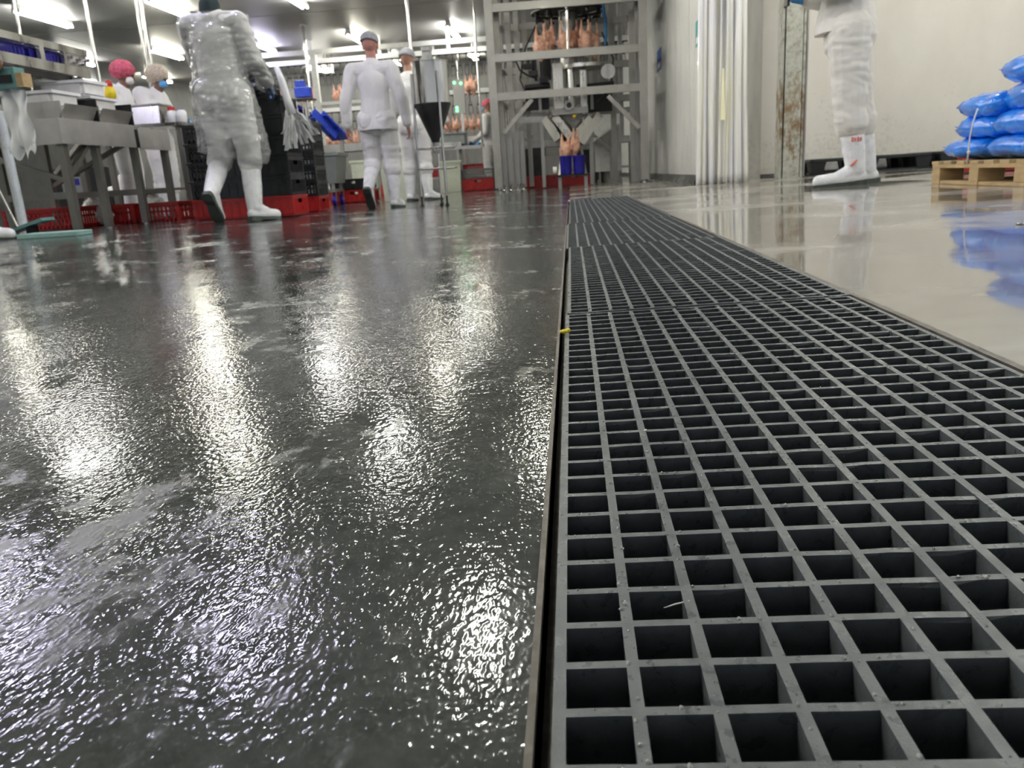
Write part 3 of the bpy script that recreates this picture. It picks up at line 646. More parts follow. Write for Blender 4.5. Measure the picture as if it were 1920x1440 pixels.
# ------------------------------------------------------------------ crates
CRM = {}
def crate_meshes(h, lattice):
    k = (h, lattice)
    if k in CRM: return CRM[k]
    lx, ly, w_ = .6, .4, .006; mb = MB()
    mb.box((-lx / 2 + .012, -ly / 2 + .012, .006), (lx / 2 - .012, ly / 2 - .012, .014)).box((-lx / 2 + .03, -ly / 2 + .03, 0), (lx / 2 - .03, ly / 2 - .03, .006))
    def wall(L, put):
        if lattice:
            n = int(L / .034)
            for i in range(n + 1):
                u = -L / 2 + L * i / n; put(u - .008, u + .008, .01, h - .03, 0)
            put(-L / 2, L / 2, .01, .03, 0); put(-L / 2, L / 2, h * .52, h * .52 + .014, 0); put(-L / 2, L / 2, h - .04, h - .01, 0)
        else:
            g = .055; put(-L / 2, L / 2, .008, h - .062, 0); put(-L / 2, -g, h - .062, h - .03, 0); put(g, L / 2, h - .062, h - .03, 0); put(-L / 2, L / 2, h - .03, h - .005, 0)
            for i in range(9):
                u = -L / 2 + .02 + (L - .04) * i / 8; put(u - .003, u + .003, .02, h - .03 if abs(u) > g else h - .064, .006)
            put(-L / 2, L / 2, .022, .028, .006)
    def lo(s): return lambda a, b, z0, z1, o: mb.box((a, s * (ly / 2 - .012) - .003 - (o if s < 0 else 0), z0), (b, s * (ly / 2 - .012) + .003 + (o if s > 0 else 0), z1))
    def sh(s): return lambda a, b, z0, z1, o: mb.box((s * (lx / 2 - .012) - .003 - (o if s < 0 else 0), a, z0), (s * (lx / 2 - .012) + .003 + (o if s > 0 else 0), b, z1))
    for s in (-1, 1): wall(lx - .03, lo(s)); wall(ly - .03, sh(s))
    for a in (-1, 1):
        for b in (-1, 1): mb.cbox((a * (lx / 2 - .02), b * (ly / 2 - .02), h / 2), (.026, .026, h - .016))
    rim = MB()
    for s in (-1, 1):
        rim.box((-lx / 2, s * ly / 2 - (.018 if s > 0 else 0), h - .014), (lx / 2, s * ly / 2 + (.018 if s < 0 else 0), h))
        rim.box((s * lx / 2 - (.018 if s > 0 else 0), -ly / 2 + .018, h - .014), (s * lx / 2 + (.018 if s < 0 else 0), ly / 2 - .018, h))
    CRM[k] = (mb.mesh('crate_body'), rim.mesh('crate_rim')); return CRM[k]
CRC = {}
def crate(loc, rz, m_, label, group, h=.15, lattice=False):
    key = (m_, h, lattice)
    if key not in CRC:
        a, b = crate_meshes(h, lattice); a, b = a.copy(), b.copy(); a.materials.append(MATS[m_]); b.materials.append(MATS[m_]); CRC[key] = (a, b)
    t_ = thing('stacking_crate', label, 'crate', loc, rz, group)
    obj('crate_body', CRC[key][0], None, t_); obj('rim', CRC[key][1], None, t_); return t_
def stack(x, y, rz, n, name, red=True, lattice=False, h=.148, group='black stacking crates', z=None):
    z = zf(x, y) if z is None else z
    if red: crate((x, y, z), rz, 'plastic_red', 'red crate on the floor under ' + name, 'red crates on the floor', .16); z += .158
    od = ['lowest', 'second lowest', 'third', 'fourth', 'fifth', 'sixth', 'seventh']
    for k in range(n):
        nm = od[k] if k < n - 1 else 'topmost'
        crate((x, y, z + k * (h - .002)), rz, 'plastic_black', nm + ' black crate of ' + name, group, h, lattice)
    return z + n * (h - .002)
x1 = W(553, 400, 5.85).x
zt = stack(x1 - .30, 6.03, .03, 5, 'the tall stack right of the clear gown')
stack(x1 - .74, 6.42, math.pi / 2, 4, 'the openwork stack left of the clear gown', lattice=True)
x2 = W(597, 392, 7.75).x
stack(x2 - .3, 8.0, .02, 5, 'the openwork stack behind the tall one', lattice=True)
for k, (px, Y, lab) in enumerate(((668, 10.9, 'red crate on the floor behind the left boot of the man in the white coat'), (640, 12.55, 'red crate at the back left of the man in the white coat'))):
    p = W(px, 365, Y); crate((p.x, Y, 0), .1, 'plastic_red', lab, 'red crates on the floor', .18)
    if k == 0: crate((p.x - .05, Y + .1, .178), .1, 'plastic_black', 'black crate on the red one left of the walking man', 'black stacking crates', .15)
for px, Y, lab in ((214, 6.6, 'red crate under the bench between its middle legs'), (100, 6.1, 'red crate under the near end of the bench'), (330, 6.75, 'red crate by the far legs of the bench'), (165, 7.2, 'red crate deep under the bench, below the clear bag')):
    p = W(px, 415, Y); crate((p.x, Y, zf(p.x, Y)), math.pi / 2 if px == 330 else .05, 'plastic_red', lab, 'red crates on the floor', .17, True)
p = W(226, 395, 7.5); crate((p.x, 7.55, .0), .05, 'plastic_black', 'black crate under the bench behind the red crates', 'black stacking crates', .3, True)
p = W(899, 358, 14.9); crate((p.x, 14.9, 0), 0, 'plastic_red', 'red crate under the far conveyor table', 'red crates on the floor', .22); crate((p.x, 14.9, .218), 0, 'plastic_grey', 'grey slatted crate on the red one under the far conveyor', 'grey crates', .18, True)
# black sack on the tall stack and the bundle of white plastic ties
t_ = base_obj('rubbish_sack', blob(MB().cap((0, 0, .08), .17, (0, 0, .2), .13).cap((.05, 0, .05), .15, (-.05, 0, .05), .15).cap((0, 0, .2), .1, (.03, 0, .27), .04), .012, 2, wr=.025, wf=(14, 14, 14), seed=3), 'plastic_black', 'shiny black sack on top of the tall crate stack', 'sack', (x1 - .26, 6.04, zt - .006))
t_ = thing('plastic_tie_bundle', 'bundle of long white plastic aprons hanging over the crate stack', 'aprons', (x1 - .06, 5.9, zt), 0)
rn = random.Random(5)
p0 = W(518, 126, 5.86) - t_.location
obj('roll', MB().tube([p0, p0 + V(.03, 0, -.10), p0 + V(.05, 0, -.22), p0 + V(.08, -.01, -.34)], [.02, .026, .03, .035], 10), 'milky_film', t_, smooth=True)
for k in range(24):
    a = p0 + V(.06, -.01, -.28); e = W(rn.uniform(530, 556), rn.uniform(225, 285), 5.84) if k < 15 else W(rn.uniform(565, 598), rn.uniform(245, 272), 5.95)
    e = e - t_.location; mdp = a.lerp(e, .5) + V(rn.uniform(-.015, .03), -.02, .03 if k >= 15 else 0)
    def fn(u, v, a=a, e=e, m2=mdp, k=k):
        q = a.lerp(m2, v).lerp(m2.lerp(e, v), v); return q + V(.030 * (u - .5), .012 * math.sin(u * 6 + v * 9 + k), .006 * math.sin(v * 25 + k))
    obj('strip', MB().grid(fn, 4, 14), 'milky_film', t_, smooth=True)
# ------------------------------------------------------------------ bench at the left
bx = -3.42; by0, by1 = 5.12, 6.62; zb_ = .043; bz = .81
t_ = thing('steel_bench', 'stainless steel work bench with deep apron and square legs at the left', 'bench', (bx - .42, 6.0, zb_))
def wp(name, mb, m_, par=None, **k): return obj(name, mb, m_, par or t_, world=True, **k)
wp('apron', MB().box((bx - .012, by0, bz - .17), (bx, 6.06, bz)), 'sheet_grey'); wp('apron', MB().box((bx - .012, 6.12, bz - .18), (bx, by1, bz - .01)), 'sheet_grey')
wp('apron', MB().box((bx - .85, by0 - .012, bz - .17), (bx, by0, bz)), 'sheet_grey')
wp('tabletop', MB().box((bx - .85, by0, bz - .02), (bx - .012, by1, bz - .004)), 'stainless')
wp('splice_strip', MB().box((bx - .03, 6.06, bz - .17), (bx - .004, 6.12, bz - .03)), 'dark_metal')
for y in (by0 + .04, 5.55, 6.09, by1 - .04):
    for x in (bx - .045, bx - .80):
        l_ = wp('leg', MB().beam((x, y, zb_ + .012), (x, y, bz - .10), .05), 'bench_steel'); wp('foot', MB().tube([(x, y, zb_), (x, y, zb_ + .05)], .024, 10), 'stainless', l_)
for y0, y1, x in ((by0 + .04, 5.55, bx - .045), (6.09, by1 - .04, bx - .80), (by0 + .04, 5.55, bx - .80)):
    wp('brace', MB().beam((x, y0, .42), (x, y1, .72), .045, .03), 'bench_steel')
wp('brace', MB().beam((bx - .06, by0 + .04, .40), (bx - .79, by0 + .04, .66), .04, .03), 'bench_steel')
wp('brace', MB().beam((bx - .06, 6.09, .70), (bx - .79, 6.09, .38), .04, .03), 'bench_steel')
for y in (by0 + .04, 6.09, by1 - .04): wp('rail', MB().beam((bx - .045, y, .30), (bx - .80, y, .30), .045, .045), 'bench_steel')
# troughs and foam boxes on the bench
for y0, y1, lab in ((5.22, 5.62, 'near steel trough on the bench at the left edge'), (5.68, 6.1, 'far steel trough on the bench holding a white foam box')):
    q = thing('steel_trough', lab, 'trough', (bx - .30, y0, bz)); L = y1 - y0
    obj('wall', MB().add([(.24, 0, 0), (.24, L, 0), (.30, L, .10), (.30, 0, .10), (.232, 0, 0), (.232, L, 0), (.292, L, .10), (.292, 0, .10)], [(0, 1, 2, 3), (7, 6, 5, 4), (3, 2, 6, 7), (0, 3, 7, 4), (1, 5, 6, 2)]), 'sheet_grey', q)
    obj('wall', MB().box((-.30, 0, 0), (-.29, L, .10)), 'sheet_grey', q); obj('bottom', MB().box((-.3, 0, -.004), (.24, L, .004)), 'sheet_grey', q)
    obj('end_plate', MB().box((-.3, L - .012, 0), (.29, L, .16)), 'dark_metal', q); obj('end_plate', MB().box((-.3, 0, 0), (.26, .01, .12)), 'sheet_grey', q)
def foam_box(x, y, z, lx, ly, h, lab, rz=0):
    q = thing('foam_box', lab, 'box', (x, y, z), rz, 'white foam boxes on the bench')
    mb = MB(); mb.box((-lx / 2, -ly / 2, 0), (lx / 2, ly / 2, .02))
    for s in (-1, 1): mb.box((s * lx / 2 - .012, -ly / 2, .02), (s * lx / 2 + .012, ly / 2, h)).box((-lx / 2 + .012, s * ly / 2 - .012, .02), (lx / 2 - .012, s * ly / 2 + .012, h))
    obj('tray', mb, 'foam', q, bevel=.005); obj('rim', MB().box((-lx / 2 - .03, -ly / 2 - .03, h), (lx / 2 + .03, -ly / 2 + .01, h + .02)).box((-lx / 2 - .03, ly / 2 - .01, h), (lx / 2 + .03, ly / 2 + .03, h + .02)).box((-lx / 2 - .03, -ly / 2 + .01, h), (-lx / 2 + .01, ly / 2 - .01, h + .02)).box((lx / 2 - .01, -ly / 2 + .01, h), (lx / 2 + .03, ly / 2 - .01, h + .02)), 'foam', q)
foam_box(bx - .31, 5.42, bz + .08, .36, .28, .10, 'small white foam box on the near trough')
foam_box(bx - .32, 5.88, bz + .08, .40, .32, .10, 'white foam box with a wide rim in the far trough')
foam_box(bx - .34, 5.90, bz + .202, .32, .26, .10, 'white foam box standing on the wide foam box')
# steel shelf above the bench with blue crates
SX = bx - .35
q = thing('steel_shelf', 'raised steel shelf frame with two openings at the top left', 'shelf', (SX - .3, 5.6, bz))
def bm_(name, p, r, a, b, m_='stainless_dull'): return obj(name, MB().beam(p, r, a, b), m_, q, world=True)
pa, pb = U(-160, 40, SX), U(168, 120, SX); zt0 = pb.z
bm_('top_rail', V(SX, 4.95, 1.375), V(SX, 6.17, 1.375), .03, .05, 'stainless'); bm_('bottom_rail', V(SX, 4.95, 1.225), V(SX, 6.17, 1.225), .03, .07, 'stainless')
for y in (4.98, 5.60, 5.88): bm_('upright', V(SX, y, 1.26), V(SX, y, 1.35), .03, .05, 'stainless')
bm_('end_plate', V(SX, 5.9, 1.305), V(SX, 6.15, 1.305), .02, .09)
obj('deck', MB().box((SX - .62, 4.95, 1.215), (SX - .016, 6.17, 1.23)), 'stainless', q, world=True)
bm_('under_rail', V(SX - .02, 4.95, 1.16), V(SX - .02, 6.12, 1.16), .05, .04, 'dark_metal')
for k in range(5): obj('bolt', MB().tube([(SX + .01, 5.92 + k * .055, 1.32 - .03 * (k % 2)), (SX + .035, 5.92 + k * .055, 1.32 - .03 * (k % 2))], .014, 8), 'stainless_bright', q, world=True)
for x in (SX, SX - .6): obj('post', MB().tube([(x, 5.9, 1.16), (x, 6.12, 1.16), (x, 6.18, 1.13), (x, 6.21, 1.06), (x, 6.21, bz)], .02, 10), 'dark_metal', q, world=True, smooth=50)
for x in (SX, SX - .6): obj('post', MB().tube([(x, 5.0, 1.2), (x, 5.0, .04)], .022, 10), 'stainless', q, world=True, smooth=50)
for x in (SX - .06,): obj('post', MB().beam((x, 6.12, bz), (x, 6.12, 1.2), .04), 'frame_steel', q, world=True)
for y, lab in ((5.28, 'blue crate showing through the left opening of the steel shelf'), (5.72, 'blue crate showing through the right opening of the steel shelf')):
    crate((SX - .33, y, 1.231), 0, 'plastic_navy', lab, 'blue crates on the steel shelf', .12)
# pipe, foot plates, hanging film and teal block by the left edge
pb_ = W(46, 428, 5.0); pt = W(1, 246, 5.0)
q = thing('drain_pipe', 'white plastic pipe standing by the bench at the left edge', 'pipe', (pb_.x, 5.0, zf(pb_.x, 5)))
obj('pipe', MB().tube([(0, 0, .03), (0, 0, .82)], .027, 16), 'pvc_pipe', q, smooth=50); obj('collar', MB().tube([(0, 0, .0), (0, 0, .05)], .036, 16), 'pvc_pipe', q, smooth=50)
obj('stub', MB().tube([(0, 0, .82), (0, 0, 1.05)], .012, 10), 'stainless', q, smooth=50)
g_ = W(92, 448, 4.55)
base_obj('foot_plate', MB().box((-.19, -.10, 0), (.19, .10, .03)), 'plastic_mint', 'flat mint green slab on the floor in front of the pipe', 'slab', (g_.x, 4.62, zf(g_.x, 4.6)), bevel=.004, rz=.08)
g_ = W(42, 440, 4.75); q = thing('pedal', 'tilted grey-green foot pedal beside the white pipe', 'pedal', (g_.x, 4.85, zf(g_.x, 4.8)))
obj('pedal_plate', MB().beam((-.16, 0, .03), (.13, 0, .11), .14, .02), 'plastic_teal', q); obj('bracket', MB().box((-.02, -.03, 0), (.03, .03, .07)), 'dark_metal', q); obj('rod', MB().tube([(-.10, .02, .04), (-.23, .04, .42)], .008, 8), 'stainless', q)
g_ = W(18, 148, 4.6); q = thing('teal_block', 'teal plastic block with a pale end face held at the left edge', 'block', (g_.x, 4.6, g_.z - .06))
obj('block', MB().box((-.16, -.05, 0), (.07, .05, .12)), 'plastic_teal', q, bevel=.004); obj('end_face', MB().box((.07, -.045, .005), (.11, .045, .085)), 'wood', q); obj('clamp', MB().box((-.10, -.06, .03), (.05, -.05, .075)), 'dark_metal', q)
tl, tr_ = W(-8, 166, 4.62), W(38, 168, 4.62)
def film(u, v):
    sp = 1 + .35 * v * (1 - v * .3); x = tl.x + (tr_.x - tl.x) * (u * sp + .06 * v); z = tl.z - v * (.40 if u < .75 else .36) + (.10 * max(0, (u - .35)) * v) * 0
    if v > .9: z += .03 * math.sin(u * 22)
    return V(x, 4.63 + .025 * math.sin(u * 15 + v * 3) + .02 * math.sin(v * 11 + u * 7), z) - V(tl.x, 4.63, tl.z - .4)
base_obj('plastic_sheet', MB().grid(film, 28, 26), 'milky_film', 'crumpled translucent plastic sheet hanging at the left edge', 'plastic sheet', (tl.x, 4.63, tl.z - .4), smooth=True)
# items on and beyond the bench
g_ = W(207, 176, 6.86); q = thing('beacon_lamp', 'yellow and red beacon lamp on a post by the red hairnet', 'lamp', (g_.x, 6.86, .87))
obj('post', MB().tube([(0, 0, 0), (0, 0, g_.z - .87 - .04)], .015, 10), 'stainless', q, smooth=50); obj('yellow_dome', MB().lathe((0, 0, g_.z - .92), [(.03, 0), (.045, .02), (.048, .06), (.04, .10), (.025, .11)], 16), 'plastic_yellow', q, smooth=40)
obj('red_cap', MB().lathe((0, 0, g_.z - .81), [(.028, 0), (.032, .02), (.026, .045), (.01, .055)], 16), 'plastic_red', q, smooth=40)
q = thing('packing_table', 'steel packing table behind the bench where the hairnet workers stand', 'table', (-3.78, 6.86, 0.02))
obj('tabletop', MB().box((-.45, -.15, .82), (.45, .15, .85)), 'stainless', q)
for x in (-.4, .4):
    for y in (-.11, .11): obj('leg', MB().beam((x, y, 0), (x, y, .82), .045), 'bench_steel', q)
obj('shelf', MB().box((-.4, -.11, .28), (.4, .11, .30)), 'stainless_dull', q)
g_ = W(270, 210, 6.86); q = thing('steel_hood', 'grey steel box with a sloping front on the packing table', 'box', (g_.x, 6.86, .87), .0)
obj('shell', MB().add([(-.19, -.12, 0), (.19, -.12, 0), (.19, .14, 0), (-.19, .14, 0), (-.17, -.06, .16), (.17, -.06, .16), (.19, .14, .16), (-.19, .14, .16)], [(3, 2, 1, 0), (4, 5, 6, 7), (0, 1, 5, 4), (1, 2, 6, 5), (2, 3, 7, 6), (3, 0, 4, 7)]), 'stainless', q, bevel=.004)
obj('lid', MB().box((-.19, -.07, .16), (.19, .15, .172)), 'stainless_bright', q)
for px, py, lab, mt in ((322, 212, 'left one of two small white jars beyond the bench', 'plastic_red'), (340, 214, 'right one of two small white jars beyond the bench', 'plastic_grey')):
    g_ = W(px, py, 6.86); q = thing('jar', lab, 'jar', (g_.x, 6.86, .87), 0, 'jars on the packing table'); obj('body', MB().lathe((0, 0, 0), [(.04, 0), (.045, .01), (.045, .09), (.03, .11)], 14), 'plastic_white', q, smooth=40); obj('lid', MB().lathe((0, 0, .11), [(.032, 0), (.032, .03), (.01, .032)], 14), mt, q, smooth=40)
def sack(name, px, py, Y, r, lab, m_, seed, z=0.0, cat='sack'):
    g_ = W(px, py, Y); mb = MB().cap((0, 0, r * .8), r, (0, 0, r * 1.1), r * .8).ell((r * .4, 0, r * .6), (r * .8, r * .7, r * .55)).ell((-r * .4, 0, r * .6), (r * .8, r * .7, r * .55)).cap((0, 0, r * 1.5), r * .5, (r * .2, 0, r * 2.2), r * .15)
    base_obj(name, blob(mb, max(.008, r * .06), 2, cuts=[(V(0, 0, .004), V(0, 0, 1))], wr=r * .14, wf=(3 / r, 3 / r, 3 / r), seed=seed), m_, lab, cat, (g_.x, Y, z))
sack('plastic_sack', 226, 350, 8.1, .22, 'white plastic sack under the bench', 'plastic_white', 3, zf(-4, 8.1) + .0)
sack('plastic_bag', 178, 395, 6.35, .12, 'clear plastic bag hanging among the bench legs', 'milky_film', 4, .05, 'plastic bag')
sack('plastic_bag', 288, 385, 6.62, .13, 'clear plastic bag on the floor by the far bench legs', 'milky_film', 6, .02, 'plastic bag')
# small hand reaching in from behind the gown is part of the beige hairnet worker; rubbish under the bench
g_ = W(155, 350, 8.6); q = thing('machine_cabinet', 'dark control cabinet with a pale panel under the bench', 'cabinet', (g_.x, 8.7, 0)); obj('body', MB().box((-.25, -.2, .05), (.25, .2, .62)), 'dark_metal', q, bevel=.005); obj('panel', MB().box((-.17, -.21, .35), (.1, -.2, .52)), 'plastic_grey', q); obj('plinth', MB().box((-.22, -.18, 0), (.22, .18, .05)), 'dark_metal', q); obj('display', MB().box((-.14, -.213, .43), (.04, -.21, .5)), 'plastic_navy', q)

# ------------------------------------------------------------------ middle ground, left of the machine
g_ = W(612, 385, 10.2); q = thing('tote_trolley', 'grey tote trolley on blue castors behind the crate stacks', 'trolley', (g_.x, 10.2, 0), .08)
obj('tub', MB().add([(-.22, -.3, .28), (.22, -.3, .28), (.22, .3, .28), (-.22, .3, .28), (-.27, -.34, .64), (.27, -.34, .64), (.27, .34, .64), (-.27, .34, .64)], [(3, 2, 1, 0), (0, 1, 5, 4), (1, 2, 6, 5), (2, 3, 7, 6), (3, 0, 4, 7)]).box((-.29, -.36, .62), (.29, -.34, .66)).box((-.29, .34, .62), (.29, .36, .66)).box((-.29, -.34, .62), (-.27, .34, .66)).box((.27, -.34, .62), (.29, .34, .66)), 'plastic_grey', q)
obj('chassis', MB().box((-.2, -.28, .17), (.2, .28, .21)), 'stainless_dull', q)
for x in (-.17, .17):
    for y in (-.24, .24):
        obj('support', MB().beam((x, y, .2), (x, y, .29), .04), 'stainless', q)
        c_ = obj('castor', MB().tube([(x - .02, y, .07), (x + .02, y, .07)], .07, 18), 'plastic_navy', q, smooth=40); obj('fork', MB().box((x - .03, y - .02, .06), (x - .024, y + .02, .17)).box((x + .024, y - .02, .06), (x + .03, y + .02, .17)), 'stainless', c_)
        obj('hub', MB().tube([(x - .023, y, .07), (x + .023, y, .07)], .03, 12), 'stainless_bright', c_)
g_ = W(570, 172, 11.5); q = thing('display_stand', 'blue box on a steel stand behind the crate stacks', 'stand', (g_.x, 11.5, 0))
zz = g_.z
obj('post', MB().tube([(0, 0, .02), (0, 0, zz - .1)], .02, 10), 'stainless', q, smooth=50); obj('base', MB().lathe((0, 0, 0), [(.18, 0), (.18, .015), (.04, .03)], 16), 'stainless', q)
obj('blue_box', MB().box((-.12, -.08, zz - .08), (.10, .08, zz + .06)).box((-.10, -.07, zz + .06), (.03, .07, zz + .15)), 'plastic_blue', q, bevel=.01); obj('tray', MB().box((-.14, -.1, zz - .12), (.14, .1, zz - .10)), 'dark_metal', q)
for k in range(3): obj('hook', MB().tube([(-.1 + .08 * k, -.08, zz - .12), (-.1 + .08 * k, -.08, zz - .34)], .008, 6), 'stainless_bright', q)
def chute(px0, py0, px1, py1, Y, wd, lab, m_):
    a, b = W(px0, py0, Y), W(px1, py1, Y + .3); q = thing('chute', lab, 'chute', (b.x, Y + .3, 0)); d = V(0, wd / 2, 0)
    obj('bed', MB().beam(a, b, wd, .015, up=(0, 0, 1)), m_, q, world=True); 
    for s in (-1, 1): obj('side', MB().beam(a + d * s + V(0, 0, .05), b + d * s + V(0, 0, .05), .012, .11), m_, q, world=True)
    obj('support', MB().beam((b.x, Y + .3, 0), b - V(0, 0, .01), .05), 'frame_steel', q, world=True); obj('support', MB().beam((a.x, Y, 0), a - V(0, 0, .01), .05), 'frame_steel', q, world=True)
chute(596, 218, 640, 262, 11.2, .4, 'dark blue sloping chute left of the man in the white coat', 'plastic_blue'); chute(548, 206, 576, 222, 12.2, .4, 'short purple-blue chute behind the white apron bundle', 'plastic_navy')
def hopper():
    Y = 7.45; g_ = W(826, 380, Y); q = thing('steel_hopper', 'stainless steel hopper with a dark cone on thin legs, beside the walking man', 'hopper', (g_.x, Y, 0)); s = F / (Y + .29) / 1.0
    zt, zm, zl = W(806, 116, Y).z, W(806, 196, Y).z, W(806, 268, Y).z; r = .165
    obj('drum', MB().lathe((0, 0, 0), [(r, zm), (r, zt - .01), (r + .008, zt - .008), (r + .008, zt), (r - .008, zt), (r - .008, zm + .02), (.01, zm + .01)], 40), 'stainless_bright', q, smooth=30)
    obj('cone', MB().lathe((0, 0, 0), [(.035, zl), (.04, zl + .02), (r + .006, zm - .01), (r + .006, zm + .005), (r - .01, zm + .005)], 40), 'dark_metal', q, smooth=30, label='dark funnel cone')
    obj('outlet', MB().lathe((0, 0, 0), [(.03, zl - .10), (.03, zl + .01)], 20), 'stainless_dull', q, smooth=30)
    obj('bracket', MB().box((-.06, -.02, zt - .02), (.03, .02, zt + .12)).box((-.06, -.03, zt + .09), (.03, .03, zt + .13)), 'stainless', q, bevel=.003)
    for a in (95, 200, 300):
        x, y = math.cos(math.radians(a)), math.sin(math.radians(a)); l_ = obj('leg', MB().tube([(x * (r + .014), y * (r + .014), zt - .1), (x * (r + .014), y * (r + .014), .10)], .012, 10), 'stainless_bright', q, smooth=50)
        obj('foot', MB().lathe((x * (r + .014), y * (r + .014), 0), [(.02, 0), (.02, .02), (.009, .03), (.009, .12)], 12), 'dark_metal', l_)
    for z in (zl - .05, .35): obj('ring', MB().tube([(math.cos(i * .3142) * (r + .014), math.sin(i * .3142) * (r + .014), z) for i in range(21)], .008, 8), 'stainless', q, smooth=50)
    obj('crossbar', MB().beam((-.02, -.03, zl - .06), (.42, .05, zl - .06), .03), 'stainless', q)
hopper()
def bin_(px, py, Y, w0, h, lab):
    g_ = W(px, py, Y); q = thing('plastic_bin', lab, 'bin', (g_.x, Y, 0), .1, 'pale plastic bins'); a, b = w0 / 2 * .86, w0 / 2
    obj('tub', MB().add([(-a, -a, 0), (a, -a, 0), (a, a, 0), (-a, a, 0), (-b, -b, h), (b, -b, h), (b, b, h), (-b, b, h), (-b * .94, -b * .94, h), (b * .94, -b * .94, h), (b * .94, b * .94, h), (-b * .94, b * .94, h), (-a * .9, -a * .9, .03), (a * .9, -a * .9, .03), (a * .9, a * .9, .03), (-a * .9, a * .9, .03)],
        [(3, 2, 1, 0), (0, 1, 5, 4), (1, 2, 6, 5), (2, 3, 7, 6), (3, 0, 4, 7), (4, 5, 9, 8), (5, 6, 10, 9), (6, 7, 11, 10), (7, 4, 8, 11), (8, 9, 13, 12), (9, 10, 14, 13), (10, 11, 15, 14), (11, 8, 12, 15), (12, 13, 14, 15)]), 'plastic_pale', q, bevel=.008)
    obj('rim', MB().box((-b - .015, -b - .015, h - .03), (b + .015, -b, h + .005)).box((-b - .015, b, h - .03), (b + .015, b + .015, h + .005)).box((-b - .015, -b, h - .03), (-b, b, h + .005)).box((b, -b, h - .03), (b + .015, b, h + .005)), 'plastic_pale', q)
bin_(748, 372, 10.7, .40, .62, 'pale plastic bin between the two walking workers'); bin_(848, 360, 14.8, .40, .56, 'pale plastic bin under the far conveyor, right of the hopper')
bin_(690, 360, 12.4, .40, .60, 'pale plastic bin half hidden by the man in the white coat')
def conveyor(px0, px1, Y, z, lab, dz=.0):
    a, b = W(px0, 300, Y).x, W(px1, 300, Y).x; q = thing('conveyor_table', lab, 'conveyor', ((a + b) / 2, Y, 0)); L = (b - a) / 2
    obj('belt', MB().box((-L, -.22, z - .03), (L, .22, z)), 'plastic_grey', q)
    for s in (-1, 1): obj('side_rail', MB().box((-L, s * .24 - .02, z - .07), (L, s * .24 + .02, z + .05)), 'stainless', q)
    for x in (-L + .08, 0, L - .08):
        for y in (-.2, .2): obj('leg', MB().beam((x, y, 0), (x, y, z - .07), .045), 'stainless_dull', q)
    obj('lower_rail', MB().box((-L, -.03, .25), (L, .03, .29)), 'stainless', q); return q
conveyor(790, 870, 15.4, .86, 'stainless conveyor table behind the hopper'); conveyor(868, 1000, 17.0, 1.02, 'taller grey conveyor near the far wall, left of the machine frame'); conveyor(560, 700, 13.2, .85, 'stainless conveyor table behind the man in the white coat'); conveyor(985, 1190, 16.0, .8, 'stainless conveyor behind the machine frame')
conveyor(430, 560, 11.0, .85, 'stainless conveyor half hidden behind the black crate stacks')
sack('plastic_sack', 815, 260, 15.4, .17, 'white sack lying on the conveyor behind the hopper', 'plastic_white', 8, .86)
g_ = W(853, 258, 15.45); q = thing('grey_tub', 'wide grey tub at the right end of the conveyor behind the hopper', 'tub', (g_.x, 15.45, .86)); obj('tub', MB().box((-.22, -.18, 0), (.22, .18, .22)), 'plastic_grey', q, bevel=.02); obj('lip', MB().box((-.24, -.2, .2), (.24, .2, .225)), 'plastic_grey', q)
# orange-red baskets on the lower shelf of the far conveyors
for k, px in enumerate((700, 806, 846, 886)):
    g_ = W(px, 300, 15.9); crate((g_.x, 16.2, .30 if k else .0), math.pi / 2, 'plastic_red', ['red basket on the floor behind the man in the white coat', 'left one of three red baskets below the far conveyor', 'middle one of three red baskets below the far conveyor', 'right one of three red baskets below the far conveyor'][k], 'red baskets by the far conveyor', .2, True)

# ------------------------------------------------------------------ overhead poultry line
def chicken_mesh():
    mb = MB(); mb.ell((0, 0, -.26), (.075, .085, .125)); mb.ell((0, .03, -.30), (.062, .06, .10)); mb.cap((0, 0, -.36), .04, (0, -.01, -.43), .028)
    for s in (-1, 1):
        mb.cap((s * .045, .01, -.20), .042, (s * .055, .0, -.11), .026); mb.cap((s * .055, 0, -.11), .018, (s * .05, 0, .0), .011); mb.cap((s * .07, .01, -.31), .022, (s * .10, .0, -.24), .018); mb.cap((s * .10, 0, -.24), .016, (s * .095, .02, -.33), .011)
    me = blob(mb, .011, 3, wr=.006, wf=(20, 20, 20)); me.materials.append(MATS['chicken']); return me
CH = chicken_mesh()
mb = MB()
for s in (-1, 1): mb.tube([(s * .05, 0, -.005), (s * .055, 0, .12), (s * .02, 0, .26), (0, 0, .30)], .007, 6).tube([(s * .05, 0, -.005), (s * .03, 0, -.03), (s * .02, 0, .03)], .007, 6)
mb.tube([(0, 0, .30), (0, 0, .44)], .009, 6); mb.cbox((0, 0, .45), (.06, .05, .05)).cbox((0, 0, .20), (.09, .02, .03))
SHK = mb.mesh('shackle'); SHK.materials.append(MATS['dark_metal'])
def poultry(x, y, z, rz, label, group, sc=1.0):
    o = obj('chicken_carcass', CH, None); o.location = (x, y, z); o.rotation_euler = (random.uniform(-.06, .06), random.uniform(-.06, .06), rz); o.scale = (sc,) * 3; tag(o, label, 'chicken', group)
ORD = 'first second third fourth fifth sixth seventh eighth ninth tenth eleventh twelfth thirteenth fourteenth fifteenth sixteenth seventeenth eighteenth nineteenth twentieth'.split()
ORD += ['later'] * 40
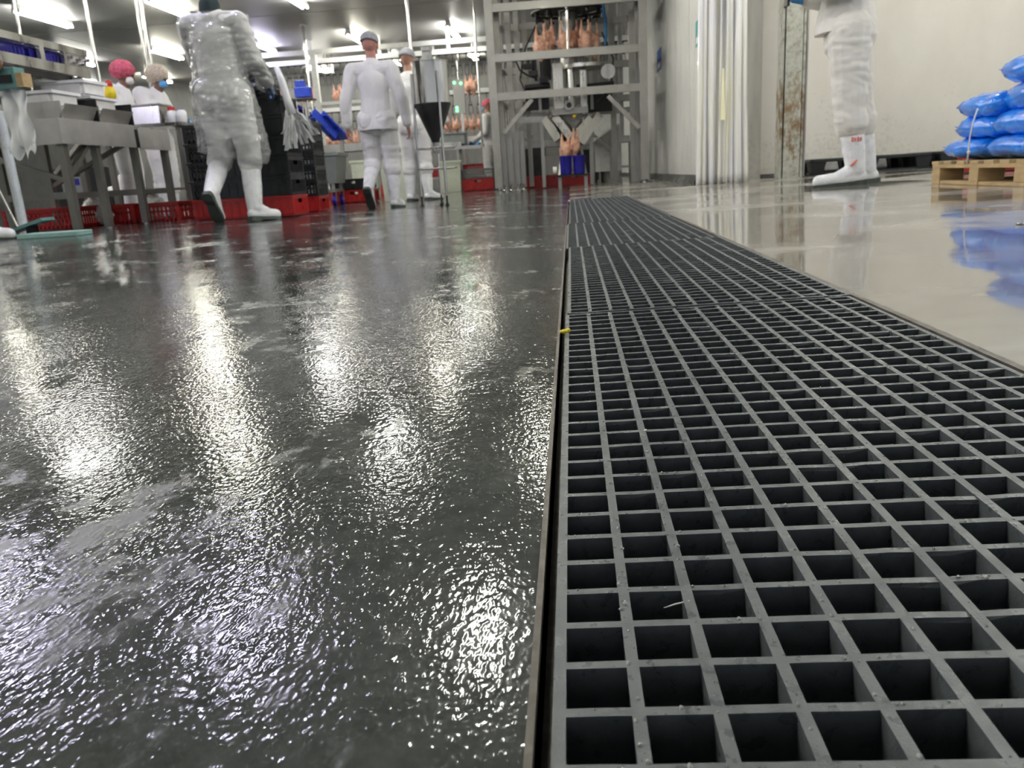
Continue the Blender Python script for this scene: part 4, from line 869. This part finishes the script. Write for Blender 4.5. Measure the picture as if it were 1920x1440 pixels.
def line(x0, x1, y, z, step, lab, grp, every, clab, off=0):
    q = thing('shackle_conveyor', lab, 'conveyor', ((x0 + x1) / 2, y, z)); mx = (x0 + x1) / 2
    obj('rail', MB().box((x0 - mx, -.04, .46), (x1 - mx, .04, .56)), 'plastic_white', q); obj('chain', MB().box((x0 - mx, -.015, .435), (x1 - mx, .015, .46)), 'dark_metal', q)
    n = int((x1 - x0) / step); cnt = 0
    for i in range(n):
        x = x0 + step * (i + .5); o = obj('shackle', SHK, None, q); o.location = (x - mx, 0, 0); o.rotation_euler = (0, 0, random.uniform(-.5, .5))
        if every(i): poultry(x, y, z, random.uniform(-.6, .6), ORD[cnt] + ' ' + clab, grp); cnt += 1
    k = x0 + .3
    while k < x1:
        obj('hanger', MB().beam((k - mx, 0, .56), (k - mx, 0, ZC - .012 - z), .07), 'plastic_white', q); k += 1.55
    return q
ly = 18.4
line(W(440, 150, ly).x, W(1180, 150, ly).x, ly, 2.46, .15, 'high overhead conveyor with dark shackles across the far end', 'chickens on the high line', lambda i: (i * 7) % 5 in (0, 2) and i < 40, 'plucked chicken from the left on the high overhead line')
line(W(790, 150, 19.4).x, W(925, 150, 19.4).x, 19.6, 1.72, .20, 'lower overhead conveyor of dark shackles right of the hopper', 'chickens on the lower line', lambda i: True, 'plucked chicken from the left on the lower line right of the hopper')
line(W(560, 150, 20.5).x, W(780, 150, 20.5).x, 20.8, 1.62, .19, 'lower conveyor of dark shackles behind the men in white', 'chickens behind the men', lambda i: i % 3 != 1, 'plucked chicken from the left on the line behind the men in white')
q = thing('line_gantry', 'white gantry post and beam carrying the far overhead line', 'gantry', (W(592, 150, 17.9).x, 17.9, 0))
xg = q.location.x; xe = W(925, 118, 17.9).x - xg
obj('post', MB().beam((0, 0, 0), (0, 0, 3.06), .12), 'plastic_white', q); obj('post', MB().beam((xe, 0, 0), (xe, 0, 3.06), .1), 'plastic_white', q); obj('beam', MB().box((-1.2, -.05, 3.04), (xe, .05, 3.14)), 'plastic_white', q); obj('rail', MB().box((-.3, -.03, 1.98), (1.3, .03, 2.05)), 'plastic_white', q)
g_ = W(855, 180, 17.6); q = thing('control_box', 'dark control box with green indicator lamps right of the hopper', 'control box', (g_.x, 17.6, 0)); zz = g_.z
obj('enclosure', MB().box((-.06, .02, zz - .36), (.18, .1, zz + .33)), 'stainless_dull', q); obj('post', MB().beam((.1, .07, 0), (.1, .07, zz - .36), .06), 'stainless', q)
for dx, dz in ((-.02, .27), (.12, .25), (.0, -.24), (.0, -.30)): obj('green_lamp', MB().tube([(dx, .0, zz + dz), (dx, .021, zz + dz)], .026, 14), 'led_green', q)
for px, py, Y in ((590, 128, 20.0), (612, 132, 20.2), (888, 103, 20.0)):
    g_ = W(px, py, Y); q = thing('bulkhead_lamp', {590: 'left one of two small bright lamps under the far ceiling', 612: 'right one of two small bright lamps under the far ceiling', 888: 'small bright lamp under the far ceiling by the machine frame'}[px], 'lamp', (g_.x, Y, g_.z))
    obj('globe', MB().ell((0, 0, 0), (.13, .13, .06), 14), 'bulb', q, smooth=True); obj('stem', MB().tube([(0, 0, .05), (0, 0, ZC - .012 - g_.z)], .015, 8), 'stainless', q)

# ------------------------------------------------------------------ steel frame machine with the carousel
MY0, MY1 = 12.3, 14.0
xl, xr = W(927, 200, MY0).x, W(1207, 200, MY0).x
q = thing('carousel_machine', 'tall stainless steel frame machine with a carousel of hanging chickens', 'machine', ((xl + xr) / 2, MY0, 0)); MQ = q
def fb(name, a, b, w_, h_=None, m_='frame_steel'): return obj(name, MB().beam(a, b, w_, h_), m_, MQ, world=True)
def zpx(px, py, Y=MY0): return W(px, py, Y).z
ztop, zmid, zlow = zpx(1065, 5), zpx(1065, 100), zpx(1065, 173)
for x in (xl, xr):
    for y in (MY0, MY1):
        f_ = fb('post', (x, y, .06), (x, y, 3.2), .12); obj('foot', MB().lathe((x, y, zf(x, y)), [(.09, 0), (.09, .015), (.03, .03), (.03, .08)], 14), 'stainless_bright', f_, world=True)
for z in (zlow, zmid, ztop, 3.15):
    for y in (MY0, MY1): fb('crossbeam', (xl, y - .02, z), (xr, y - .02, z), .06, .11 if z < 3 else .1)
    for x in (xl, xr): fb('side_beam', (x, MY0, z), (x, MY1, z), .06, .09)
for px in (942, 956, 968): 
    x = W(px, 200, MY0 + .5).x; f_ = fb('post', (x, MY0 + .3 + (px - 942) * .05, .03), (x, MY0 + .3 + (px - 942) * .05, 3.1), .085)
x = W(990, 200, MY1).x; fb('post', (x, MY1, .03), (x, MY1, 3.1), .08); x = W(1150, 200, MY1).x; fb('post', (x, MY1, .03), (x, MY1, 3.1), .09)
x = W(1165, 200, MY1 + .1).x; fb('light_strip', (x, MY1 + .1, zpx(1165, 265, MY1)), (x, MY1 + .1, 3.0), .07, .05, 'plastic_white')
x = W(1186, 200, MY0 + .6).x; fb('post', (x, MY0 + .6, .03), (x, MY0 + .6, 3.1), .09)
x = W(1196, 200, MY0 + .3).x; fb('post', (x, MY0 + .3, .03), (x, MY0 + .3, 3.1), .06, None, 'stainless_dull')
fb('brace', W(945, 250, MY0), W(998, 186, MY0), .06); fb('brace', W(1140, 180, MY0), W(1199, 240, MY0), .06); fb('brace', W(955, 250, MY1), W(1000, 190, MY1), .05)
fb('crossbeam', W(990, 218, MY1), W(1190, 205, MY1), .07, .10, 'stainless_dull')
for k, px in enumerate((934, 946, 958, 970, 980)):
    Y = MY0 + .12 * k; p = W(px, 300, Y); f_ = fb('guard_tube', (p.x, Y, .10), (p.x, Y, zpx(px, 246, Y)), .075, None, 'stainless_dull'); obj('foot', MB().lathe((p.x, Y, 0), [(.07, 0), (.07, .012), (.02, .03), (.02, .11)], 12), 'stainless_bright', f_, world=True)
# carousel
cx = W(1066, 60, 13.1).x; cyy = 13.1
zr_ = zpx(1066, 22, cyy)
obj('ring', MB().tube([(cx + math.cos(i * math.pi / 20) * .56, cyy + math.sin(i * math.pi / 20) * .5, zr_) for i in range(41)], .022, 8), 'dark_metal', q, world=True, smooth=50)
obj('hood', MB().lathe((cx, cyy, zr_), [(.50, .03), (.50, .26), (.42, .34), (.10, .38)], 28), 'dark_metal', q, world=True, smooth=40)
obj('hub', MB().lathe((cx, cyy, 0), [(.15, zpx(1066, 125, cyy)), (.15, zr_ + .05), (.05, zr_ + .06)], 24), 'stainless_dull', q, world=True, smooth=40)
for i in range(10):
    a = i * math.pi / 5 + .3; x, y = cx + math.cos(a) * .50, cyy + math.sin(a) * .45
    obj('carrier', MB().tube([(x, y, zr_ + .02), (x, y, zr_ - .10)], .03, 8).tube([(x, y, zr_ - .06), (x * .8 + cx * .2, y * .8 + cyy * .2, zr_ - .10)], .02, 6), 'dark_metal', q, world=True)
for i, (px, py) in enumerate(((1012, 45), (1028, 36), (1058, 38), (1074, 36), (1096, 36), (1113, 42))):
    Y = 13.1 - (.45 if i % 2 == 0 else .25); p = W(px, py, Y)
    obj('shackle', MB().tube([p + V(-.05, 0, 0), p + V(-.05, 0, .12), p + V(.05, 0, .12), p + V(.05, 0, 0)], .012, 6), 'dark_metal', q, world=True)
    poultry(p.x, p.y, p.z, random.uniform(-.7, .7), ['plucked chicken hanging leftmost on the carousel', 'second plucked chicken from the left on the carousel', 'third plucked chicken from the left on the carousel, left of the centre bar', 'plucked chicken right of the centre bar on the carousel', 'second plucked chicken from the right on the carousel', 'plucked chicken hanging rightmost on the carousel'][i], 'chickens on the carousel', 1.18)
obj('centre_bar', MB().tube([W(1063, 12, MY0 + .1), W(1065, 100, MY0 + .1)], .022, 8), 'stainless_bright', q, world=True)
obj('blue_hose', MB().tube([W(1128, 0, 12.9), W(1135, 40, 12.9), W(1136, 70, 12.9), W(1133, 92, 12.9)], .025, 8), 'glove_blue', q, world=True, smooth=50)
obj('disc', MB().lathe((cx + .22, cyy - .25, zpx(1095, 128, 12.8)), [(.36, 0), (.36, .05), (.1, .07)], 24), 'stainless', q, world=True, smooth=40)
obj('gearbox', MB().box((W(1037, 150, 12.7).x, 12.7, zpx(1037, 205, 12.7)), (W(1056, 150, 12.7).x, 13.0, zpx(1037, 118, 12.7))), 'stainless', q, world=True, bevel=.01)
obj('gearbox', MB().box((W(1088, 150, 12.7).x, 12.7, zpx(1088, 215, 12.7)), (W(1100, 150, 12.7).x, 13.0, zpx(1088, 130, 12.7))), 'stainless', q, world=True, bevel=.01)
obj('spindle', MB().lathe((cx, 12.8, 0), [(.07, zpx(1066, 200, 12.8)), (.07, zpx(1066, 130, 12.8))], 18), 'stainless_bright', q, world=True, smooth=40)
p = W(1067, 198, 12.6); obj('motor_hub', MB().tube([(p.x, 12.5, p.z), (p.x, 12.85, p.z)], .075, 18), 'stainless_dull', q, world=True, smooth=40); obj('shaft', MB().tube([(p.x, 12.49, p.z), (p.x, 12.5, p.z)], .04, 14), 'dark_metal', q, world=True)
fb('base_plate', W(1035, 212, 12.7), W(1102, 206, 12.7), .25, .09)
p = W(1140, 134, 12.7); obj('round_plate', MB().tube([(p.x, 12.66, p.z), (p.x, 12.70, p.z)], .11, 20), 'stainless', q, world=True)
p = W(1077, 218, 12.6); obj('yellow_knob', MB().ell(p, (.035, .035, .03), 10), 'plastic_yellow', q, world=True, smooth=True)
for px, py, dz in ((990, 125, .1), (1000, 138, .16), (1020, 150, .2)):
    p = W(px, py, 12.9); obj('valve', MB().tube([p, p + V(0, 0, dz + .1)], .03, 8).cbox(p, (.14, .1, .08)), 'dark_metal', q, world=True)
fb('tray', W(985, 165, 13.2), W(1032, 160, 13.2), .4, .05, 'dark_metal'); fb('tray', W(1080, 165, 13.3), W(1150, 158, 13.3), .4, .06, 'dark_metal')
for a, b, w_ in (((1026, 222), (1052, 262), .24), ((1044, 218), (1075, 258), .2), ((1104, 222), (1066, 268), .24), ((1122, 215), (1086, 268), .2)):
    fb('chute_plate', W(*a, 12.75), W(*b, 12.65), w_, .12, 'stainless')
fb('chute_frame', W(975, 226, 13.0), W(1118, 219, 13.0), .05, .09, 'stainless_dull')
for px in (1020, 1110): p = W(px, 330, 13.0); fb('post', (p.x, 13.0, .02), (p.x, 13.0, zpx(px, 224, 13)), .055, None, 'stainless_dull')
for px, y0, y1, Y, w_ in ((1008, 96, 214, 13.7, .05), (1021, 100, 214, 13.8, .04), (1107, 100, 205, 13.7, .05), (1122, 104, 205, 13.8, .04), (1141, 20, 205, 13.8, .05)):
    fb('riser', W(px, y0, Y), W(px, y1, Y) * 1.0 + V(W(px, y0, Y).x - W(px, y1, Y).x, 0, 0), w_, None, 'stainless_dull')
for a, b in (((1000, 104), (1034, 150)), ((1102, 176), (1148, 208)), ((1042, 40), (1092, 92)), ((985, 176), (1030, 205))):  # added back sheets, mostly dark, standing in for the machine's dark interior
    p0, p1 = W(*a, 13.75), W(*b, 13.75); obj('added_back_panel', MB().box((p0.x, 13.75, p1.z), (p1.x, 13.78, p0.z)), 'dark_metal' if a[1] > 90 else 'stainless_dull', MQ, world=True)
for pts in (((1010, 36), (985, 90), (975, 150), (988, 178)), ((1128, 60), (1150, 110), (1146, 160), (1120, 190)), ((965, 110), (975, 132), (990, 142), (1004, 146))):
    obj('cable', MB().tube([W(px, py, 12.9) for px, py in pts], .014, 6), 'plastic_black', MQ, world=True, smooth=50)
# take-off unit with blue tubs below the chutes
xb0 = W(1074, 330, 12.3).x
q = thing('takeoff_stand', 'low steel stand under the machine chutes carrying the blue tubs', 'stand', (xb0, 12.35, 0)); zb0 = zpx(1074, 327, 12.3)
obj('shelf', MB().box((-.24, -.16, zb0 - .03), (.26, .2, zb0)), 'dark_metal', q)
for x in (-.2, .2): obj('leg', MB().beam((x, 0, 0), (x, 0, zb0 - .03), .05), 'stainless_dull', q); obj('arm', MB().beam((x, .15, zb0), (x * .7, .25, zb0 + .42), .035), 'stainless_dull', q)
obj('roller', MB().tube([(-.30, -.05, zb0 + .07), (-.24, -.05, zb0 + .07)], .06, 16), 'plastic_white', q, smooth=40)
for px, lab in ((1061, 'left one of two bright blue tubs under the machine chutes'), (1086, 'right one of two bright blue tubs under the machine chutes')):
    p = W(px, 310, 12.3); o = base_obj('blue_tub', MB().lathe((0, 0, 0), [(.075, 0), (.085, .01), (.092, .25), (.098, .26), (.098, .28), (.085, .28), (.078, .03), (.01, .03)], 24), 'plastic_navy', lab, 'tub', (p.x, 12.3, zb0), 'blue tubs under the machine', smooth=40)
p = W(1060, 280, 12.4); poultry(p.x, 12.45, p.z + .25, .4, 'chicken standing in the left blue tub', 'chickens in the tubs'); p = W(1080, 272, 12.5); poultry(p.x, 12.5, p.z + .25, 1, 'chicken standing in the right blue tub', 'chickens in the tubs')
for px, lab in ((1018, 'red crate on the floor left below the machine'), (1080, 'red crate on the floor behind the blue tubs')):
    p = W(px, 345, 14.4); crate((p.x, 14.5, .0), 0, 'plastic_red', lab, 'red crates on the floor', .2)
for px, w_, h_, m_, lab in ((1000, .5, .7, 'dark_metal', 'dark cabinet behind the left legs of the machine'), (1040, .4, .55, 'stainless_dull', 'grey steel cabinet behind the machine chutes'), (1100, .45, .62, 'dark_metal', 'dark cabinet behind the right blue tub')):
    p = W(px, 330, 15.2); q = thing('equipment_cabinet', lab, 'cabinet', (p.x, 15.25, 0)); obj('body', MB().box((-w_ / 2, -.2, .06), (w_ / 2, .2, h_)), m_, q, bevel=.008); obj('door', MB().box((-w_ / 2 + .03, -.212, .1), (w_ / 2 - .03, -.2, h_ - .04)), m_, q); obj('plinth', MB().box((-w_ / 2 + .03, -.17, 0), (w_ / 2 - .03, .17, .06)), 'plastic_black', q)
# white bench and steel legs at the machine's right
q = thing('white_chute', 'white sloping tray on steel legs behind the machine at the right', 'tray', (W(1130, 300, 14.8).x, 14.8, 0))
a, b = W(1105, 270, 14.8), W(1165, 230, 14.8)
obj('tray', MB().beam(a, b, .5, .03), 'plastic_white', q, world=True); obj('back_panel', MB().box((a.x + .1, 15.0, a.z - .5), (b.x, 15.03, b.z + .2)), 'plastic_white', q, world=True)
for px in (1112, 1146): p = W(px, 300, 14.7); obj('leg', MB().beam((p.x, 14.7, 0), (p.x, 14.7, p.z + .35), .05), 'stainless_dull', q, world=True)
p = W(1122, 300, 14.6); obj('brace', MB().beam(W(1112, 252, 14.6), W(1145, 280, 14.6), .05), 'stainless_dull', q, world=True)
p = W(1144, 320, 15.4); base_obj('white_drum', MB().lathe((0, 0, 0), [(.16, 0), (.18, .02), (.18, .40), (.19, .42), (.17, .44), (.02, .45)], 24), 'plastic_white', 'pale round drum beside the white tray', 'drum', (p.x, 15.4, 0), smooth=40)

# ------------------------------------------------------------------ right side: signs, strip curtain, column
def sign(px0, py0, px1, py1, m_, lab, tri=False):
    a, b = U(px0, py0, WX - .033), U(px1, py1, WX - .033); y0, y1 = sorted((a.y, b.y)); z0, z1 = sorted((a.z, b.z)); q = thing('wall_sign', lab, 'sign', (WX - .034, (y0 + y1) / 2, z0)); d = (y1 - y0) / 2; h = z1 - z0
    if tri:
        obj('plate', MB().box((-.004, -d, 0), (0, d, h)), 'sign_white', q); obj('triangle', MB().add([(-.006, -d * .9, h * .06), (-.006, d * .9, h * .06), (-.006, 0, h * .9), (-.004, -d * .9, h * .06), (-.004, d * .9, h * .06), (-.004, 0, h * .9)], [(0, 1, 2), (5, 4, 3), (0, 3, 4, 1), (1, 4, 5, 2), (2, 5, 3, 0)]), m_, q)
    else:
        obj('plate', MB().box((-.004, -d, 0), (0, d, h)), m_, q); obj('panel', MB().box((-.006, -d * .7, h * .12), (-.004, d * .7, h * .36)), 'sign_white', q)
sign(1232, 98, 1240, 128, 'sign_blue', 'small blue sign on the panelled wall right of the machine')
sign(1305, 42, 1311, 84, 'sign_teal', 'small teal sign high on the panelled wall left of the strip curtain'); sign(1310, 88, 1317, 122, 'sign_yellow', 'yellow triangle warning sign left of the strip curtain', True)
q = thing('strip_curtain', 'bunched clear plastic strip curtain hanging beside the doorway', 'strip curtain', ((W(1352, 340, 8.2)).x, 8.2, .03)); qx = q.location.x
rn = random.Random(11)
xa, xb = W(1313, 300, 8.2).x - qx, W(1393, 300, 8.2).x - qx
for k in range(9):
    c_ = xa + (xb - xa) * (k + .5) / 9; w_ = (xb - xa) / 9 * 1.9; y0 = rn.uniform(-.08, .10); ph = rn.uniform(0, 6); tw = rn.uniform(-.4, .4)
    def fn(u, v, c_=c_, w_=w_, y0=y0, ph=ph, tw=tw, k=k):
        z = 3.25 * v; a = tw + .4 * math.sin(z * 1.1 + ph); fl = .10 * max(0, .25 - v) ** 1.0 * (-1 if k < 2 else (1 if k > 7 else .2)) * (1 if k in (0, 8) else .6)
        return V(c_ + (u - .5) * w_ * math.cos(a) + .01 * math.sin(z * 1.7 + ph) + fl, y0 + (u - .5) * w_ * math.sin(a) + .03 * math.sin(u * 5 + ph) + .012 * math.sin(z * 2 + ph), z)
    o = obj('strip', MB().grid(fn, 6, 30), 'pvc_strip', q, smooth=True); so = o.modifiers.new('s', 'SOLIDIFY'); so.thickness = .003
obj('hanging_rail', MB().box((xa - .1, -.04, 3.25), (xb + .1, .08, ZC - .02 - .03)), 'stainless', q)
def fy(u, v): return V(W(1356, 230, 8.05).x - qx + (u - .5) * (.014 + .03 * v), -.13, 3.25 * .0 + .62 + .45 * 0 + (1 - v) * .48)
o = obj('yellow_strip', MB().grid(fy, 2, 8), 'strip_yellow', q); so = o.modifiers.new('s', 'SOLIDIFY'); so.thickness = .003
# column
p0, p1 = W(1463, 330, 8.0), W(1502, 330, 8.0); q = thing('steel_column', 'rusty galvanised steel column in front of the white wall', 'column', ((p0.x + p1.x) / 2, 8.1, zf(2.2, 8))); hw = (p1.x - p0.x) / 2
obj('front_flange', MB().box((-hw * .78, -.10, 0), (hw * .78, -.088, ZC - .06)), 'galvanised', q); obj('web', MB().box((-.006, -.088, 0), (.006, .09, ZC - .06)), 'galvanised', q); obj('back_flange', MB().box((-hw, .09, 0), (hw, .102, ZC - .06)), 'galvanised', q)
for s in (-1, 1): obj('edge_angle', MB().box((s * hw - .012, -.085, 0), (s * hw + .012, .088, ZC - .06)), 'galvanised', q)
obj('base_plate', MB().box((-hw - .015, -.11, -.01), (hw + .015, .12, .012)), 'galvanised', q)
obj('conduit', MB().tube([(hw + .03, -.06, .02), (hw + .03, -.06, ZC - .06)], .012, 8), 'stainless_dull', q, smooth=50)

# ------------------------------------------------------------------ pallets and blue bags
def wood_pallet(x, y, rz, lab):                         # 1.2 m along X, 1.0 m along Y
    q = thing('wooden_pallet', lab, 'pallet', (x, y, zf(x - .55, y)), rz)
    for yb in (-.46, 0, .46):
        obj('bottom_board', MB().box((-.6, yb - .05, 0), (.6, yb + .05, .02)), 'wood', q)
        for xb in (-.53, 0, .53): obj('block', MB().box((xb - .07, yb - .05, .02), (xb + .07, yb + .05, .092)), 'wood', q, bevel=.003)
    for xb in (-.545, .545): obj('bottom_board', MB().box((xb - .05, -.41, .0005), (xb + .05, -.05, .02)), 'wood', q); obj('bottom_board', MB().box((xb - .05, .05, .0005), (xb + .05, .41, .02)), 'wood', q)
    for xb in (-.53, 0, .53): obj('stringer_board', MB().box((xb - .07, -.51, .092), (xb + .07, .51, .112)), 'wood', q)
    for k in range(7): obj('deck_board', MB().box((-.6, -.51 + .157 * k, .112), (.6, -.51 + .157 * k + .092, .13)), 'wood', q, bevel=.002)
    return q
PX, PY = 2.80, 4.33
wp_ = wood_pallet(PX, PY, .0, 'wooden pallet carrying the blue bags at the right edge')
PZ = wp_.location.z + .13
bags = [(-.31, .27, 0, .54, .46, .112, 'bottom blue bag at the left of the pallet'), (-.30, -.20, 0, .54, .46, .115, 'bottom blue bag at the right of the pallet, against the picture edge'),
        (-.30, .19, .098, .52, .44, .130, 'middle blue bag at the left of the pallet, second layer'), (-.29, -.23, .10, .54, .48, .140, 'middle blue bag at the right, sloping, second layer'),
        (-.30, .15, .215, .54, .52, .130, 'blue bag with a pinched corner, third layer left'), (-.27, -.28, .225, .54, .50, .150, 'blue bag with a folded flap, third layer right'),
        (-.27, -.26, .362, .54, .54, .140, 'topmost blue bag, its pointed corner towards the worker')]
for i, (dx, dy, dz, lx, ly_, h, lab) in enumerate(bags):
    o = base_obj('blue_bag', pillow(lx, ly_, h * 1.1, i + 1), 'bag_blue', lab, 'bag', (PX + dx, PY + dy, PZ + dz), 'blue bags on the pallet'); o.rotation_euler = (random.uniform(-.03, .03), random.uniform(-.03, .03), random.uniform(-.06, .06))
    ym = ly_ / 2
    for s in ((1,) if i in (0, 2, 4, 5, 6) else (-1,)):
        c_ = V(-lx / 2 * .86, s * ym * .92, h / 2)
        mb = MB().add([c_ + V(.07, -s * .06, .014), c_ + V(.05, -s * .05, -.014), c_ + V(-.005, s * .035, .02), c_ + V(.07, -s * .01, .004)], [(0, 1, 2), (0, 2, 3), (1, 3, 2), (0, 3, 1)])
        obj('corner', mb, 'bag_blue', o)
q = thing('bag_tie', 'thin white cord hanging between the blue bags', 'cord', (PX - .60, PY + .03, PZ)); obj('cord', MB().tube([(.0, -.02, .27), (-.012, -.005, .2), (-.015, .01, .12), (-.012, .02, .04), (.0, .05, -.02)], .004, 6), 'plastic_white', q, smooth=True); obj('knot', MB().ell((-.01, .02, .045), (.01, .01, .01), 8), 'plastic_white', q)
crate((3.2, 5.9, zf(3.2, 5.9)), 0, 'plastic_red', 'red crate standing behind the wooden pallet', 'red crates on the floor', .16)
def black_pallet(x, y, rz, lab, tilt=0):
    q = thing('plastic_pallet', lab, 'pallet', (x, y, zf(x, y)), rz, 'black plastic pallets by the white wall'); q.rotation_euler = (0, tilt, rz)
    obj('deck', MB().box((-.6, -.4, .12), (.6, .4, .155)), 'plastic_black', q, bevel=.008)
    for xb in (-.52, 0, .52):
        for yb in (-.33, 0, .33): obj('block', MB().add([(xb - .06, yb - .06, .02), (xb + .06, yb - .06, .02), (xb + .06, yb + .06, .02), (xb - .06, yb + .06, .02), (xb - .08, yb - .07, .12), (xb + .08, yb - .07, .12), (xb + .08, yb + .07, .12), (xb - .08, yb + .07, .12)], [(3, 2, 1, 0), (4, 5, 6, 7), (0, 1, 5, 4), (1, 2, 6, 5), (2, 3, 7, 6), (3, 0, 4, 7)]), 'plastic_black', q)
    for yb in (-.33, 0, .33): obj('runner', MB().box((-.6, yb - .05, 0), (.6, yb + .05, .02)), 'plastic_black', q)
x0 = W(1517, 330, 8.3).x
black_pallet(x0 + .6, 8.68, 0, 'black plastic pallet behind the boots of the standing worker'); black_pallet(x0 + 1.85, 8.66, .03, 'black plastic pallet between the worker and the blue bags'); black_pallet(x0 + 3.1, 8.66, 0, 'black plastic pallet behind the blue bags')
